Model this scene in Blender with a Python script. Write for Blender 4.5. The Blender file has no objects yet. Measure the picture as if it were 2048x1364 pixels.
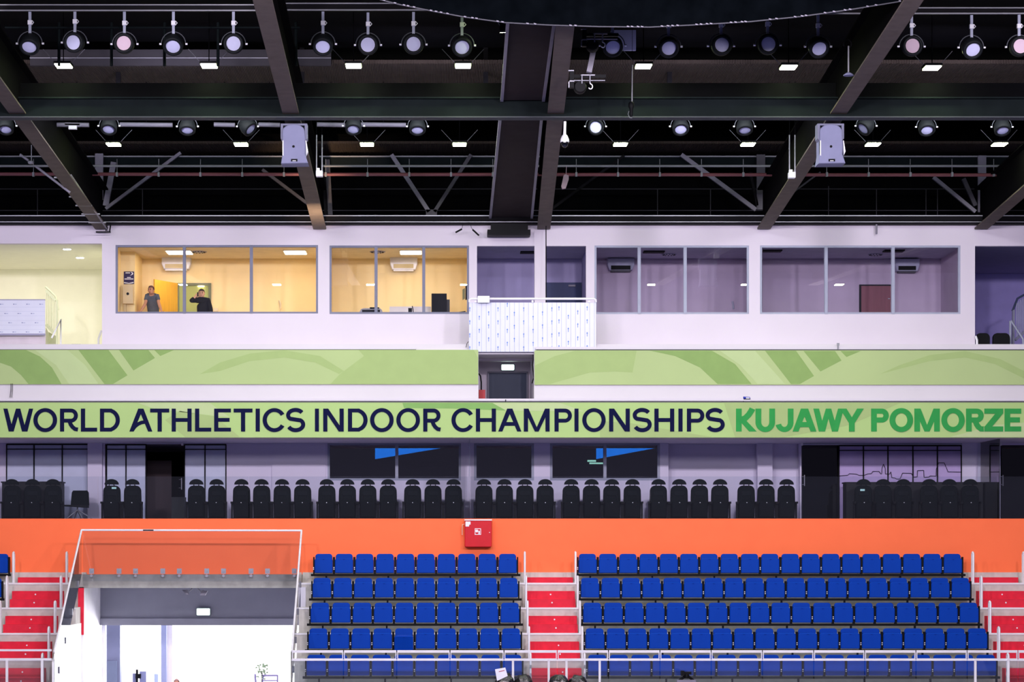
import bpy, bmesh, math, random
from mathutils import Vector, Matrix
random.seed(7)
PI = math.pi
SC = bpy.context.scene
COL = SC.collection

# ------------------------------------------------------------ camera, world, hall light, exposure
CAM_Y, EYE, F, VX, VY = -56.0, 6.5, 4592.0, 875.0, 1111.0
cam = bpy.data.cameras.new('camera'); co = bpy.data.objects.new('camera', cam); COL.objects.link(co)
co.location = (0, CAM_Y, EYE); co.rotation_euler = (PI/2, 0, 0)
cam.sensor_width = 36; cam.lens = F/2048*36
cam.shift_x = (1024-VX)/2048; cam.shift_y = (VY-682)/2048
cam.clip_end = 400; SC.camera = co
w = bpy.data.worlds.new('hall_ambience'); SC.world = w; w.use_nodes = True
w.node_tree.nodes['Background'].inputs[0].default_value = (.62, .58, .95, 1)
w.node_tree.nodes['Background'].inputs[1].default_value = .17
vs = SC.view_settings
vs.view_transform = 'Standard'; vs.look = 'None'; vs.exposure = -0.34; vs.gamma = 1; vs.use_curve_mapping = False
SC.cycles.use_denoising = True
SC.cycles.max_bounces = 7; SC.cycles.transparent_max_bounces = 12; SC.cycles.sample_clamp_indirect = 4

def aim(o, tgt):
    o.rotation_euler = (Vector(tgt)-o.location).to_track_quat('-Z', 'Y').to_euler()
def area(loc, tgt, power, col, sx, sy=None):
    l = bpy.data.lights.new('hall_or_added_light', 'AREA'); l.energy = power; l.color = col; l.size = sx
    if sy: l.shape = 'RECTANGLE'; l.size_y = sy
    o = bpy.data.objects.new('hall_or_added_light', l); COL.objects.link(o); o.location = loc; aim(o, tgt); return o
# arena floods, hung over the track between camera and stand
LAV = (1.0, .90, 1.0)
for x, tx, p in ((-11, -7, 1500), (-3.5, -3.5, 1300), (5, 6, 1700), (13, 11, 1700)):
    area((x, -26, 15.2), (tx, 0, 9.5), p, LAV, .7)
area((1, -40, 14.8), (1, 0, 9), 3300, (.95, .88, 1.0), 26, 2.5)
for x in (-11, -5.7, -.3, 5.4, 11): area((x, -8.8, 16.1), (x*.9, 2, 11.5), 150, (.86, .80, 1.0), .35)
area((1, -7.4, 16.5), (1, -4, 4), 1300, (.95, 1, .97), 26, 1.5)
wl = area((-2.9, -3.2, 12.4), (-2.95, -.2, 14.8), 26, (1, .70, .42), .12); wl.data.spread = .5  # added warm uplight for the second beam's end, no fitting hangs there
area((1, -14, 2.0), (1, -6, 17), 160, (.93, .85, 1.0), 28, 8)      # added low lamp standing in for light thrown back up by the track

# ------------------------------------------------------------ helpers
def S(Y): return F/(Y-CAM_Y)
def X(px, Y): return (px-VX)/S(Y)
def Z(py, Y): return EYE+(VY-py)/S(Y)
def P(px, py, Y): return Vector((X(px, Y), Y, Z(py, Y)))
def lin(c):
    if isinstance(c, str): c = tuple(int(c[i:i+2], 16)/255 for i in (0, 2, 4))
    return tuple(v/12.92 if v <= .04045 else ((v+.055)/1.055)**2.4 for v in c)+(1,)
MATS = {}
def mat(name, col, rough=.6, metal=0., var=.06, scale=3., emit=0, bump=0, spec=.3, wave=None, stretch=None):
    if name in MATS: return MATS[name]
    m = bpy.data.materials.new(name); m.use_nodes = True; nt = m.node_tree; b = nt.nodes['Principled BSDF']
    c = lin(col); b.inputs['Roughness'].default_value = rough; b.inputs['Metallic'].default_value = metal
    b.inputs['Specular IOR Level'].default_value = spec
    tc = nt.nodes.new('ShaderNodeTexCoord'); nz = nt.nodes.new('ShaderNodeTexNoise'); nz.inputs['Scale'].default_value = scale
    nz.inputs['Detail'].default_value = 5
    mp = nt.nodes.new('ShaderNodeMapping'); nt.links.new(tc.outputs['Object'], mp.inputs[0]); nt.links.new(mp.outputs[0], nz.inputs['Vector'])
    if stretch: mp.inputs['Scale'].default_value = stretch
    cr = nt.nodes.new('ShaderNodeValToRGB')
    cr.color_ramp.elements[0].position = .3; cr.color_ramp.elements[1].position = .7
    cr.color_ramp.elements[0].color = tuple(v*(1-var) for v in c[:3])+(1,)
    cr.color_ramp.elements[1].color = tuple(min(1, v*(1+var)) for v in c[:3])+(1,)
    nt.links.new(nz.outputs['Fac'], cr.inputs[0]); nt.links.new(cr.outputs[0], b.inputs['Base Color'])
    if wave:
        wv = nt.nodes.new('ShaderNodeTexWave'); wv.bands_direction = wave[0]; wv.inputs['Scale'].default_value = wave[1]
        nt.links.new(tc.outputs['Object'], wv.inputs['Vector'])
        bp = nt.nodes.new('ShaderNodeBump'); bp.inputs['Strength'].default_value = .8; bp.inputs['Distance'].default_value = .04
        nt.links.new(wv.outputs['Fac'], bp.inputs['Height']); nt.links.new(bp.outputs[0], b.inputs['Normal'])
    elif bump:
        bp = nt.nodes.new('ShaderNodeBump'); bp.inputs['Strength'].default_value = bump; bp.inputs['Distance'].default_value = .02
        nt.links.new(nz.outputs['Fac'], bp.inputs['Height']); nt.links.new(bp.outputs[0], b.inputs['Normal'])
    if emit:
        nt.links.new(cr.outputs[0], b.inputs['Emission Color']); b.inputs['Emission Strength'].default_value = emit
    MATS[name] = m; return m
def glassmat(name, tint, refl=.06, rough=.0, haze=0., hazecol='c8d0dc'):
    m = bpy.data.materials.new(name); m.use_nodes = True; nt = m.node_tree; nt.nodes.clear()
    out = nt.nodes.new('ShaderNodeOutputMaterial'); t = nt.nodes.new('ShaderNodeBsdfTransparent'); t.inputs[0].default_value = tint
    g = nt.nodes.new('ShaderNodeBsdfGlossy'); g.inputs['Roughness'].default_value = rough; g.inputs['Color'].default_value = (1, 1, 1, 1)
    lw = nt.nodes.new('ShaderNodeFresnel'); lw.inputs[0].default_value = 1.45
    mx = nt.nodes.new('ShaderNodeMixShader'); ad = nt.nodes.new('ShaderNodeMath'); ad.operation = 'ADD'; ad.inputs[1].default_value = refl-.034
    nt.links.new(lw.outputs[0], ad.inputs[0]); nt.links.new(ad.outputs[0], mx.inputs[0])
    nt.links.new(t.outputs[0], mx.inputs[1]); nt.links.new(g.outputs[0], mx.inputs[2])
    last = mx
    if haze:
        d = nt.nodes.new('ShaderNodeBsdfDiffuse'); d.inputs[0].default_value = lin(hazecol)
        nz = nt.nodes.new('ShaderNodeTexNoise'); nz.inputs['Scale'].default_value = 1.5
        mu = nt.nodes.new('ShaderNodeMath'); mu.operation = 'MULTIPLY'; mu.inputs[1].default_value = haze*2
        nt.links.new(nz.outputs['Fac'], mu.inputs[0])
        m2 = nt.nodes.new('ShaderNodeMixShader'); nt.links.new(mu.outputs[0], m2.inputs[0])
        nt.links.new(mx.outputs[0], m2.inputs[1]); nt.links.new(d.outputs[0], m2.inputs[2]); last = m2
    nt.links.new(last.outputs[0], out.inputs[0]); MATS[name] = m; return m

WL = {}
def tag(o, label=None, cat=None, group=None, kind=None):
    if label: o['label'] = label
    if cat: o['category'] = cat
    if group: o['group'] = group
    if kind: o['kind'] = kind
    return o
def thing(name, label, cat, loc=(0, 0, 0), group=None, rot=None):
    o = bpy.data.objects.new(name, None); COL.objects.link(o); o.location = loc; o.empty_display_size = .1
    if rot: o.rotation_euler = rot
    WL[o.name] = Vector(loc)
    return tag(o, label, cat, group)
class MB:
    def __init__(s): s.v = []; s.f = []; s.m = []; s.sm = []
    def add(s, vs_, fs, mi=0, smooth=False):
        b = len(s.v); s.v += [Vector(p) for p in vs_]
        for f in fs: s.f.append([b+i for i in f]); s.m.append(mi); s.sm.append(smooth)
        return s
    def box(s, x0, x1, y0, y1, z0, z1, mi=0):
        if x0 > x1: x0, x1 = x1, x0
        if y0 > y1: y0, y1 = y1, y0
        if z0 > z1: z0, z1 = z1, z0
        v = [(x, y, z) for z in (z0, z1) for y in (y0, y1) for x in (x0, x1)]
        return s.add(v, [(0, 2, 3, 1), (4, 5, 7, 6), (0, 1, 5, 4), (2, 6, 7, 3), (0, 4, 6, 2), (1, 3, 7, 5)], mi)
    def pb(s, px0, py0, px1, py1, Y, dep=.05, mi=0):        # a box whose front face lies in plane Y
        return s.box(X(px0, Y), X(px1, Y), Y, Y+dep, Z(py1, Y), Z(py0, Y), mi)
    def prism(s, poly, y0, y1, mi=0, ch=0):                 # poly of (x,z); front at y0; ch chamfers the front edge
        A = sum(poly[i][0]*poly[(i+1) % len(poly)][1]-poly[(i+1) % len(poly)][0]*poly[i][1] for i in range(len(poly)))
        if A < 0: poly = poly[::-1]
        n = len(poly)
        rings = []
        if ch:
            ins = []
            for i in range(n):
                p0, p1, p2 = Vector(poly[i-1]), Vector(poly[i]), Vector(poly[(i+1) % n])
                d1 = (p1-p0); d2 = (p2-p1)
                if d1.length < 1e-7: d1 = d2
                if d2.length < 1e-7: d2 = d1
                nn = Vector((-d1.y, d1.x)).normalized()+Vector((-d2.y, d2.x)).normalized()
                nn = nn.normalized() if nn.length > 1e-6 else Vector((0, 0))
                ins.append(p1+nn*ch)
            rings = [[(p.x, y0, p.y) for p in ins], [(p[0], y0+ch, p[1]) for p in poly], [(p[0], y1, p[1]) for p in poly]]
        else: rings = [[(p[0], y0, p[1]) for p in poly], [(p[0], y1, p[1]) for p in poly]]
        k = len(rings); vs_ = [q for r in rings for q in r]
        fs = [list(range(n)), list(range((k-1)*n, k*n))[::-1]]
        for r in range(k-1):
            for i in range(n): j = (i+1) % n; fs.append([r*n+i, (r+1)*n+i, (r+1)*n+j, r*n+j])
        return s.add(vs_, fs, mi)
    def tube(s, pts, r, n=8, mi=0, smooth=True, cap=True):
        pts = [Vector(p) for p in pts]; rr = r if isinstance(r, (list, tuple)) else [r]*len(pts)
        vs_ = []; fs = []; up = None
        for i, p in enumerate(pts):
            d = (pts[min(i+1, len(pts)-1)]-pts[max(i-1, 0)]).normalized()
            if up is None:
                up = Vector((0, 0, 1)) if abs(d.z) < .9 else Vector((1, 0, 0))
            a = d.cross(up).normalized(); b = a.cross(d).normalized(); up = b
            for k in range(n): t = 2*PI*k/n+PI/n; vs_.append(p+a*math.cos(t)*rr[i]+b*math.sin(t)*rr[i])
        for i in range(len(pts)-1):
            for k in range(n): fs.append([i*n+k, i*n+(k+1) % n, (i+1)*n+(k+1) % n, (i+1)*n+k])
        s.add(vs_, fs, mi, smooth)
        if cap: s.add(vs_[:n], [list(range(n))[::-1]], mi); s.add(vs_[-n:], [list(range(n))], mi)
        return s
    def bar(s, p0, p1, w_, h, mi=0):                        # rectangular bar, w across, h upright
        p0, p1 = Vector(p0), Vector(p1); d = (p1-p0).normalized()
        a = d.cross(Vector((0, 0, 1)))
        a = a.normalized() if a.length > 1e-4 else Vector((1, 0, 0))
        b = a.cross(d).normalized(); v = []
        for p in (p0, p1):
            for sa, sb in ((-1, -1), (1, -1), (1, 1), (-1, 1)): v.append(p+a*sa*w_/2+b*sb*h/2)
        return s.add(v, [(0, 1, 2, 3), (7, 6, 5, 4), (0, 4, 5, 1), (1, 5, 6, 2), (2, 6, 7, 3), (3, 7, 4, 0)], mi)
    def lathe(s, prof, c=(0, 0, 0), axis='z', n=20, mi=0, smooth=True):   # prof of (radius, height)
        c = Vector(c); vs_ = []; fs = []
        for r, h in prof:
            for k in range(n):
                t = 2*PI*k/n; a, b = r*math.cos(t), r*math.sin(t)
                vs_.append(c+Vector({'z': (a, b, h), 'y': (a, h, b), 'x': (h, a, b)}[axis]))
        m_ = len(prof)
        for i in range(m_-1):
            for k in range(n): fs.append([i*n+k, i*n+(k+1) % n, (i+1)*n+(k+1) % n, (i+1)*n+k])
        s.add(vs_, fs, mi, smooth)
        if prof[0][0] > 1e-5: s.add(vs_[:n], [list(range(n))], mi)
        if prof[-1][0] > 1e-5: s.add(vs_[-n:], [list(range(n))], mi)
        return s
    def build(s, name, mats, parent=None, loc=None):
        me = bpy.data.meshes.new(name)
        off = Vector((0, 0, 0))
        if parent is not None: off = WL.get(parent.name, Vector((0, 0, 0)))
        if loc is not None: off = Vector(loc)
        me.from_pydata([p-off for p in s.v], [], s.f)
        mats = mats if isinstance(mats, (list, tuple)) else [mats]
        for m in mats: me.materials.append(m)
        me.polygons.foreach_set('material_index', s.m); me.polygons.foreach_set('use_smooth', s.sm)
        bm = bmesh.new(); bm.from_mesh(me); bmesh.ops.recalc_face_normals(bm, faces=bm.faces); bm.to_mesh(me); bm.free()
        me.update()
        o = bpy.data.objects.new(name, me); COL.objects.link(o)
        if parent is not None: o.parent = parent; WL[o.name] = off
        elif loc is not None: o.location = loc; WL[o.name] = off
        else: WL[o.name] = Vector((0, 0, 0))
        return o
def struct(name, mb, m, parent=None): return tag(mb.build(name, m, parent), kind='structure')
def copy_tree(o, parent=None):
    c = o.copy(); COL.objects.link(c)
    if parent is not None: c.parent = parent
    for ch in o.children: copy_tree(ch, c)
    return c
ORD = ['first', 'second', 'third', 'fourth', 'fifth', 'sixth', 'seventh', 'eighth', 'ninth', 'tenth', 'eleventh', 'twelfth', 'thirteenth', 'fourteenth', 'fifteenth', 'sixteenth', 'seventeenth', 'eighteenth', 'nineteenth', 'twentieth']
def arc(cx, cz, rx, rz, a0, a1, n=12):
    return [(cx+rx*math.cos(math.radians(a0+(a1-a0)*i/n)), cz+rz*math.sin(math.radians(a0+(a1-a0)*i/n))) for i in range(n+1)]
def rrect(x0, x1, z0, z1, rt, rb=None, n=5):
    rb = rt if rb is None else rb
    return arc(x1-rt, z1-rt, rt, rt, 0, 90, n)+arc(x0+rt, z1-rt, rt, rt, 90, 180, n)+arc(x0+rb, z0+rb, rb, rb, 180, 270, n)+arc(x1-rb, z0+rb, rb, rb, 270, 360, n)

# ------------------------------------------------------------ materials
M_wall = mat('painted_wall', 'dad2df', .8, var=.02, scale=.8)
M_fasc = mat('fascia_paint', 'cfcad2', .7, var=.02, scale=.8)
M_vip = mat('lounge_wall', 'dcd6ee', .8, var=.03, scale=.7)
M_orange = mat('orange_paint', 'ff7446', .75, var=.03, scale=2)
M_frame = mat('window_frame_grey', '76788f', .6)
M_frame_l = mat('window_frame_light', 'a0a5ba', .6)
M_black = mat('black_steel', '14161b', .6, var=.2)
M_void = mat('black_cladding', '08080b', .95, var=.2, spec=.05)
M_beam = mat('beam_steel', '5f5652', .7, spec=.1, var=.12, scale=4)
M_beamd = mat('dark_steel', '131216', .7, var=.12, spec=.08)
M_girder = mat('girder_steel', '141a1c', .8, var=.15, spec=.05)
M_deck = mat('corrugated_deck_lit', '443c38', .8, spec=.05, var=.1, wave=('X', 9))
M_duct = mat('ribbed_duct', '3c3537', .8, spec=.05, var=.08, wave=('Y', 12))
M_grey = mat('galvanised', '8f8f9a', .4, metal=.5)
M_pipe = mat('pipe_grey', '8c8d95', .5)
M_red = mat('red_pipe', '7a464e', .5)
M_white = mat('white_enamel', 'e8e8f0', .35)
M_rail = mat('white_rail', 'e2e0e6', .35)
M_conc = mat('concrete', '9a9a96', .85, var=.16, scale=4, bump=.2)
M_conc2 = mat('step_concrete', 'c2beb9', .85, var=.1, scale=5, bump=.15)
M_redstep = mat('red_step_paint', 'd8203a', .7, var=.1, scale=6)
M_blue = mat('blue_plastic', '003aa2', .55, var=.05, spec=.1)
M_bkplast = mat('black_plastic', '07080d', .6, spec=.15)
M_bolt = mat('bolt', 'e4e4ea', .35, metal=.3)
M_vinyl = mat('black_leatherette', '0b1012', .8, spec=.08, var=.15, scale=9)
M_vinyl2 = mat('black_leatherette_seat', '101417', .8, spec=.08, var=.15, scale=9)
M_green = mat('banner_green', 'a7ba80', .7, var=.03, scale=.6)
M_green1 = mat('banner_green_mid', '9bb172', .7, var=.03)
M_green2 = mat('banner_green_dark', '83a05c', .7, var=.04)
M_green3 = mat('banner_green_light', 'b0c28c', .7, var=.02)
M_green4 = mat('banner_green_deep', '7aa55a', .7, var=.03)
M_navy = mat('navy_letters', '15183a', .8, spec=.02)
M_glet = mat('green_letters', '35924a', .8, spec=.02)
M_door = mat('navy_door', '2a3550', .5)
M_lamp = mat('lamp_white', 'ecffbc', .5, emit=110, var=0)
M_lens = mat('lamp_lens', 'c2c4e2', .7, var=.04)
M_lensp = mat('lamp_lens_pink', 'd0b8c8', .7, var=.04)
M_spk = mat('loudspeaker_shell', '8588a6', .6, spec=.1)
M_glass = glassmat('clear_glass', (.97, .98, 1, 1), .06)
M_glassd = glassmat('lounge_glass', (.95, .96, 1, 1), .10)
M_bal = glassmat('balustrade_glass', (.93, .95, .97, 1), .045, haze=.003)
M_balg = glassmat('stair_glass', (.88, .92, .94, 1), .045, haze=.015)
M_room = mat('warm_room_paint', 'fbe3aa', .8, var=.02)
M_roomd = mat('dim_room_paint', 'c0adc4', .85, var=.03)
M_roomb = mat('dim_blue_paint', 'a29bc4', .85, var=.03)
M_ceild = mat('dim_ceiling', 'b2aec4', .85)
M_lobby = mat('lobby_green_paint', 'f2f0dc', .8, var=.02)

# ------------------------------------------------------------ hall shell
YW = 1.8                                                     # plane of the glazed upper wall
def wallrects(mb, x0, x1, z0, z1, holes, ya, yb, mi=0):      # a wall of thickness ya..yb with holes (x0,x1,z0,z1), holes sorted by x
    cur = x0
    for hx0, hx1, hz0, hz1 in holes:
        if hx0 > cur: mb.box(cur, hx0, ya, yb, z0, z1, mi)
        if hz0 > z0: mb.box(hx0, hx1, ya, yb, z0, hz0, mi)
        if hz1 < z1: mb.box(hx0, hx1, ya, yb, hz1, z1, mi)
        cur = hx1
    if cur < x1: mb.box(cur, x1, ya, yb, z0, z1, mi)
XL, XR = -16.0, 18.5
def hx(a, b, t, bt, Y=YW): return (X(a, Y), X(b, Y), Z(bt, Y), Z(t, Y))
up_holes = [(XL+1, X(204, YW), Z(697, YW), Z(487, YW)), hx(231, 636, 490, 627), hx(659, 938, 491, 628), hx(954, 1069, 492, 697), hx(1091, 1172, 492, 697),
            hx(1189, 1498, 491, 628), hx(1520, 1921, 491, 628), (X(1950, YW), XR-1, Z(697, YW), Z(492, YW))]
FZ = Z(697, YW)                                              # floor of the upper storey
b = MB(); wallrects(b, XL, XR, FZ-.3, Z(443, YW), up_holes, YW, YW+.18); struct('wall_upper', b, M_wall)
struct('floor', MB().box(XL, XR, .62, 12, FZ-.25, FZ), M_fasc)
# upper fascia (behind the first banner) with the stair doorway
YF = .5
dz0, dz1 = Z(798, YF), Z(703, YF)
b = MB(); wallrects(b, XL, XR, Z(803, YF)-.05, Z(699, YF), [(X(957, YF), X(1068, YF), dz0, Z(699, YF))], YF, YF+.12); struct('wall_fascia_upper', b, M_fasc)
struct('trim_upper', MB().box(XL, X(832, YF), YF-.06, YF+.14, Z(699, YF), Z(695, YF)).box(X(1070, YF), XR, YF-.06, YF+.14, Z(699, YF), Z(694, YF)), M_fasc)
# lower fascia (behind the lettering banner): slab edge over the lounge
struct('wall_fascia_lower', MB().box(XL, XR, 0, .62, Z(876, 0), Z(801, 0)), M_fasc)
struct('trim_lower', MB().box(XL, XR, -.05, .2, Z(802, 0), Z(797.5, 0)), M_fasc)
struct('ceiling', MB().box(XL, XR, .62, 8, Z(876, 0), Z(876, 0)+.15), M_vip)
# doorway niche in the upper fascia
YN = 2.9
cz = EYE+(VY-703)/S(.62)
struct('wall_niche', MB().box(X(957, YF), X(1068, YF), YN, YN+.1, dz0-.3, cz).box(X(957, YF)-.1, X(957, YF), .62, YN, dz0-.3, cz)
       .box(X(1068, YF), X(1068, YF)+.1, .62, YN, dz0-.3, cz), mat('niche_paint', 'c8bfce', .8))
struct('ceiling', MB().box(X(957, YF)-.1, X(1068, YF)+.1, .63, YN+.1, cz, cz+.04), mat('niche_ceiling', 'c5becb', .8))
struct('floor', MB().box(XL, XR, .62, YN, dz0-.35, dz0-.05), M_conc)
d = struct('door_1', MB().pb(978, 746, 1053, 830, YN-.06, .06), M_door)
b = MB(); b.pb(975, 746, 978, 800, YN-.08, .08).pb(1053, 746, 1056, 800, YN-.08, .08).pb(975, 743, 1056, 746, YN-.08, .08)
struct('door_frame', b, mat('door_frame_grey', '6f6e80', .5), d)
# lounge behind the glass parapet
YV, VF = 2.6, 7.38
struct('wall_orange', MB().box(XL, -8.6, 0, .22, 2.0, Z(1039, 0)).box(-3.2, XR, 0, .22, 2.0, Z(1039, 0)).box(-8.6, -3.2, 0, .22, Z(1170, 0), Z(1039, 0)).box(XL, XR, -.004, .224, Z(1039, 0), Z(1037.2, 0)), M_orange)
struct('floor', MB().box(XL, XR, .22, 8, VF-.2, VF), mat('lounge_floor', '4a4652', .8))
def vh(a, b_, t, bt=1060): return (X(a, YV), X(b_, YV), max(VF, Z(bt, YV)), Z(t, YV))
v_holes = [vh(12, 177, 888), vh(210, 453, 888), vh(655, 922, 885.5, 961), vh(948, 1068, 885.5, 961), vh(1100, 1320, 885.5, 961),
           vh(1337, 1515, 883), vh(1545, 1600, 883), vh(1603, 1924, 890), vh(2001, 2100, 890)]
b = MB(); wallrects(b, XL, XR, VF, Z(876, 0), v_holes, YV, YV+.25)
struct('wall_lounge', b, M_vip)
struct('wall_lounge_recess', MB().pb(1330, 870, 1520, 1060, YV+.35, .1).pb(1540, 870, 1601, 1060, YV+.35, .1), M_vip)
b = MB(); b.box(X(177, YV), X(206, YV), YV-.16, YV, VF, Z(876, 0)); b.box(X(544, YV), X(652, YV), YV-.05, YV, VF, Z(876, 0)); b.box(X(1958, YV), X(1987, YV), YV-.14, YV, VF, Z(876, 0))
struct('wall_lounge_pier', b, M_vip)
struct('wall_lounge_back', MB().box(XL, XR, 7.6, 7.7, VF, Z(876, 0)+.1), M_void)
# roof: deck, cladding behind the truss
struct('ceiling', MB().box(-30, 34, -30, 5.2, 17.55, 17.7), M_void)
struct('wall_cladding', MB().box(-30, 34, 4.6, 4.7, Z(447, YW), 17.6), M_void)
struct('ceiling_lit_strip', MB().box(-17, 20, 1.3, 3.0, 16.78, 16.84), M_deck)  # roof deck where lamp light falls, put into a browner colour than the rest
struct('ceiling_lit_strip', MB().box(-17, 20, -6.9, -4.8, 17.02, 17.1), M_deck)
struct('floor_arena', MB().box(-45, 45, -70, -6.4, -.2, 0), mat('running_track', '6a6fb0', .7))
# eave channel over the wall
b = MB(); b.box(-17, 20, 1.45, 1.75, Z(441, 1.45), Z(431, 1.45)).box(-17, 20, 1.43, 1.45, Z(432.4, 1.45), Z(430.6, 1.45), 1).box(-17, 20, 1.43, 1.45, Z(444.6, 1.45), Z(443.2, 1.45), 1).box(-17, 20, 1.5, 1.8, Z(447, 1.45), Z(441, 1.45), 0)  # thin grey strips are highlight lines put into the channel's colour
struct('trim_eaves', b, [M_beamd, M_grey])

# ------------------------------------------------------------ grandstand terraces
PZ, PD, RH = 5.84, .85, .5745
def edge(r): return -.9-PD*r
VXL, VXR = -8.55, -3.28                                      # sides of the stairwell opening
AISLES = [(-10.22, -8.9), (2.08, 3.34), (12.86, 14.12)]
for nm, x0, x1, seg in (('a', XL, VXL, 0), ('b', VXR, XR, 1)):
    b = MB()
    for r in range(5):
        z = PZ-RH*r
        b.box(x0, x1, edge(r), edge(r-1) if r else 0, 1.6, z)
        b.box(x0, x1, edge(r)-.012, edge(r)+.04, z-.035, z+.006, 1)
    b.box(x0, x1, edge(4)-2.2, edge(4), 1.6, 2.96)
    b.box(x0, x1, -.16, 0, PZ, 6.09)
    struct('terrace', b, [M_conc2, M_rail])
for i, (x0, x1) in enumerate(AISLES):
    b = MB()
    b.box(x0+.06, x1-.06, -.42, -.16, PZ, PZ+.13)
    for r in range(5):
        z = PZ-RH*r
        b.box(x0+.06, x1-.06, edge(r)-.28, edge(r), z-RH, z-.19); b.box(x0+.06, x1-.06, edge(r)-.565, edge(r)-.28, z-RH, z-.38)
        for q, (dy, dz) in enumerate(((-.285, -.27), (-.57, -.46))):
            b.lathe([(.018, -.004), (.018, .004)], (x0+.62+.05*r+q*.02, edge(r)+dy, z+dz), 'y', 8, 1)
    o = b.build('aisle_steps', [M_redstep, M_white])
    tag(o, ['red painted steps of the aisle left of the stairwell opening', 'red painted steps of the aisle between the two blue seat blocks', 'red painted steps of the aisle at the right edge'][i], 'steps', 'red aisle steps')
    # hoop handrails
    for side, xx in ((0, x0+.02), (1, x1-.02)):
        for r in range(5):
            if i == 2 and side == 1 and r > 2: continue
            y0 = -.75-PD*r; zt = 6.58-RH*r; zb = PZ-RH*r
            xq = xx
            pts = [(xq, y0+.07, zb), (xq, y0+.07, zt-.06), (xq, y0+.05, zt-.02), (xq, y0, zt), (xq, y0-.05, zt-.02), (xq, y0-.07, zt-.06), (xq, y0-.07, zb)]
            o = MB().tube(pts, .024, 8).build('hoop_rail', M_rail)
            tag(o, 'white hoop handrail at the %s edge of the %s aisle, %s from the top' % (('left', 'right')[side], ('left', 'middle', 'right')[i], ORD[r]), 'handrail', 'hoop handrails beside the aisles')
# stairwell opening under the glass barrier
b = MB(); b.box(VXL-.05, VXR, -.95, .2, Z(1176, -.95), Z(1149, -.95)); struct('trim_slab', b, M_conc)
YB = 1.75
zc = Z(1176, -.95)
M_vwall = mat('stairwell_paint', 'd2d0de', .7, var=.03); M_vgrey = mat('stairwell_grey', '8d8e9e', .8, var=.04)
struct('wall_stairwell_left', MB().add([(q, y_, z_) for q in (VXL-.02, VXL+.02) for y_, z_ in ((-.95, 4.88), (-3.9, 4.88), (-4.95, 4.12), (-4.95, 2), (-.95, 2))], [(0, 1, 2, 3, 4), (9, 8, 7, 6, 5)]+[(i, (i+1) % 5, 5+(i+1) % 5, 5+i) for i in range(5)]).box(VXL-.05, VXL+.07, -.95, YB+.1, 1.6, zc+.02), mat('stairwell_white', 'f4f4f8', .5))
struct('wall_stairwell_red', MB().box(X(156, -1), X(167.5, -1), -1.0, -.95, 4.6, zc), M_redstep)
struct('wall_stairwell_right', MB().box(VXR, VXR+.12, -.95, YB+.1, 1.6, zc+.02), M_vwall)
struct('ceiling', MB().box(VXL, VXR, -.9, YB+.1, zc, zc+.05), M_vgrey)
struct('wall_lintel', MB().box(VXL, VXR+.1, YB, YB+.25, Z(1237, YB), zc).box(VXL, VXR+.1, YB-.08, YB+.25, Z(1250.5, YB), Z(1237, YB)), M_vgrey)
struct('floor', MB().box(VXL-2, VXR+2, -6.5, 12, 1.9, 2.0), mat('pale_floor', 'd9d6da', .4))
# bright lobby behind: daylight through a glazed facade
M_day = mat('daylight_glazing', 'fdfbff', .5, emit=3.2, var=0)
wd = struct('window_1', MB().box(-14, 0, 8.0, 8.05, 2.0, 6.2), M_day)
b = MB()
for xx in (-12.5, -10.9, -9.3): b.box(xx, xx+.06, 7.9, 8.0, 2, 6.2)
struct('window_frame', b, M_white, wd)
struct('wall_lobby', MB().box(-14.1, -14, 1.9, 8, 2, 6.4).box(0, .1, 1.9, 8, 2, 6.4).box(-14, VXL, 1.9, 2.0, 2, 6.4).box(VXR, 0, 1.9, 2.0, 2, 6.4), M_vwall)
struct('ceiling', MB().box(-14, 0, 1.95, 8.1, 6.2, 6.3), M_white)
area((-6, 3.2, 4.3), (-8.2, -4, 3.2), 420, (1, .98, 1), 3.4, 1.0)
def pillar(a, bb, t, Y, m, lab, nm='pillar'):
    return tag(MB().box(X(a, Y), X(bb, Y), Y, Y+.3, 2.0, Z(t, Y)).build(nm, m), kind='structure')
pillar(213, 240, 1249, 3.2, mat('lobby_grey', '747994', .7), '')
pillar(322, 333, 1240, 3.0, mat('lobby_blue_grey', '8f97bb', .7), '')
pillar(333.5, 345, 1240, 3.1, mat('lobby_pale', 'dcd6dc', .6), '')
d = struct('door_2', MB().pb(214, 1322, 234, 1500, 3.15, .05), mat('lobby_door', '6d7790', .6))
d = struct('wall_lobby_pale', MB().box(X(204, 2.1), X(211.5, 2.1), 2.05, 2.15, 2, Z(1250, 2.1)), M_white)

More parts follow.
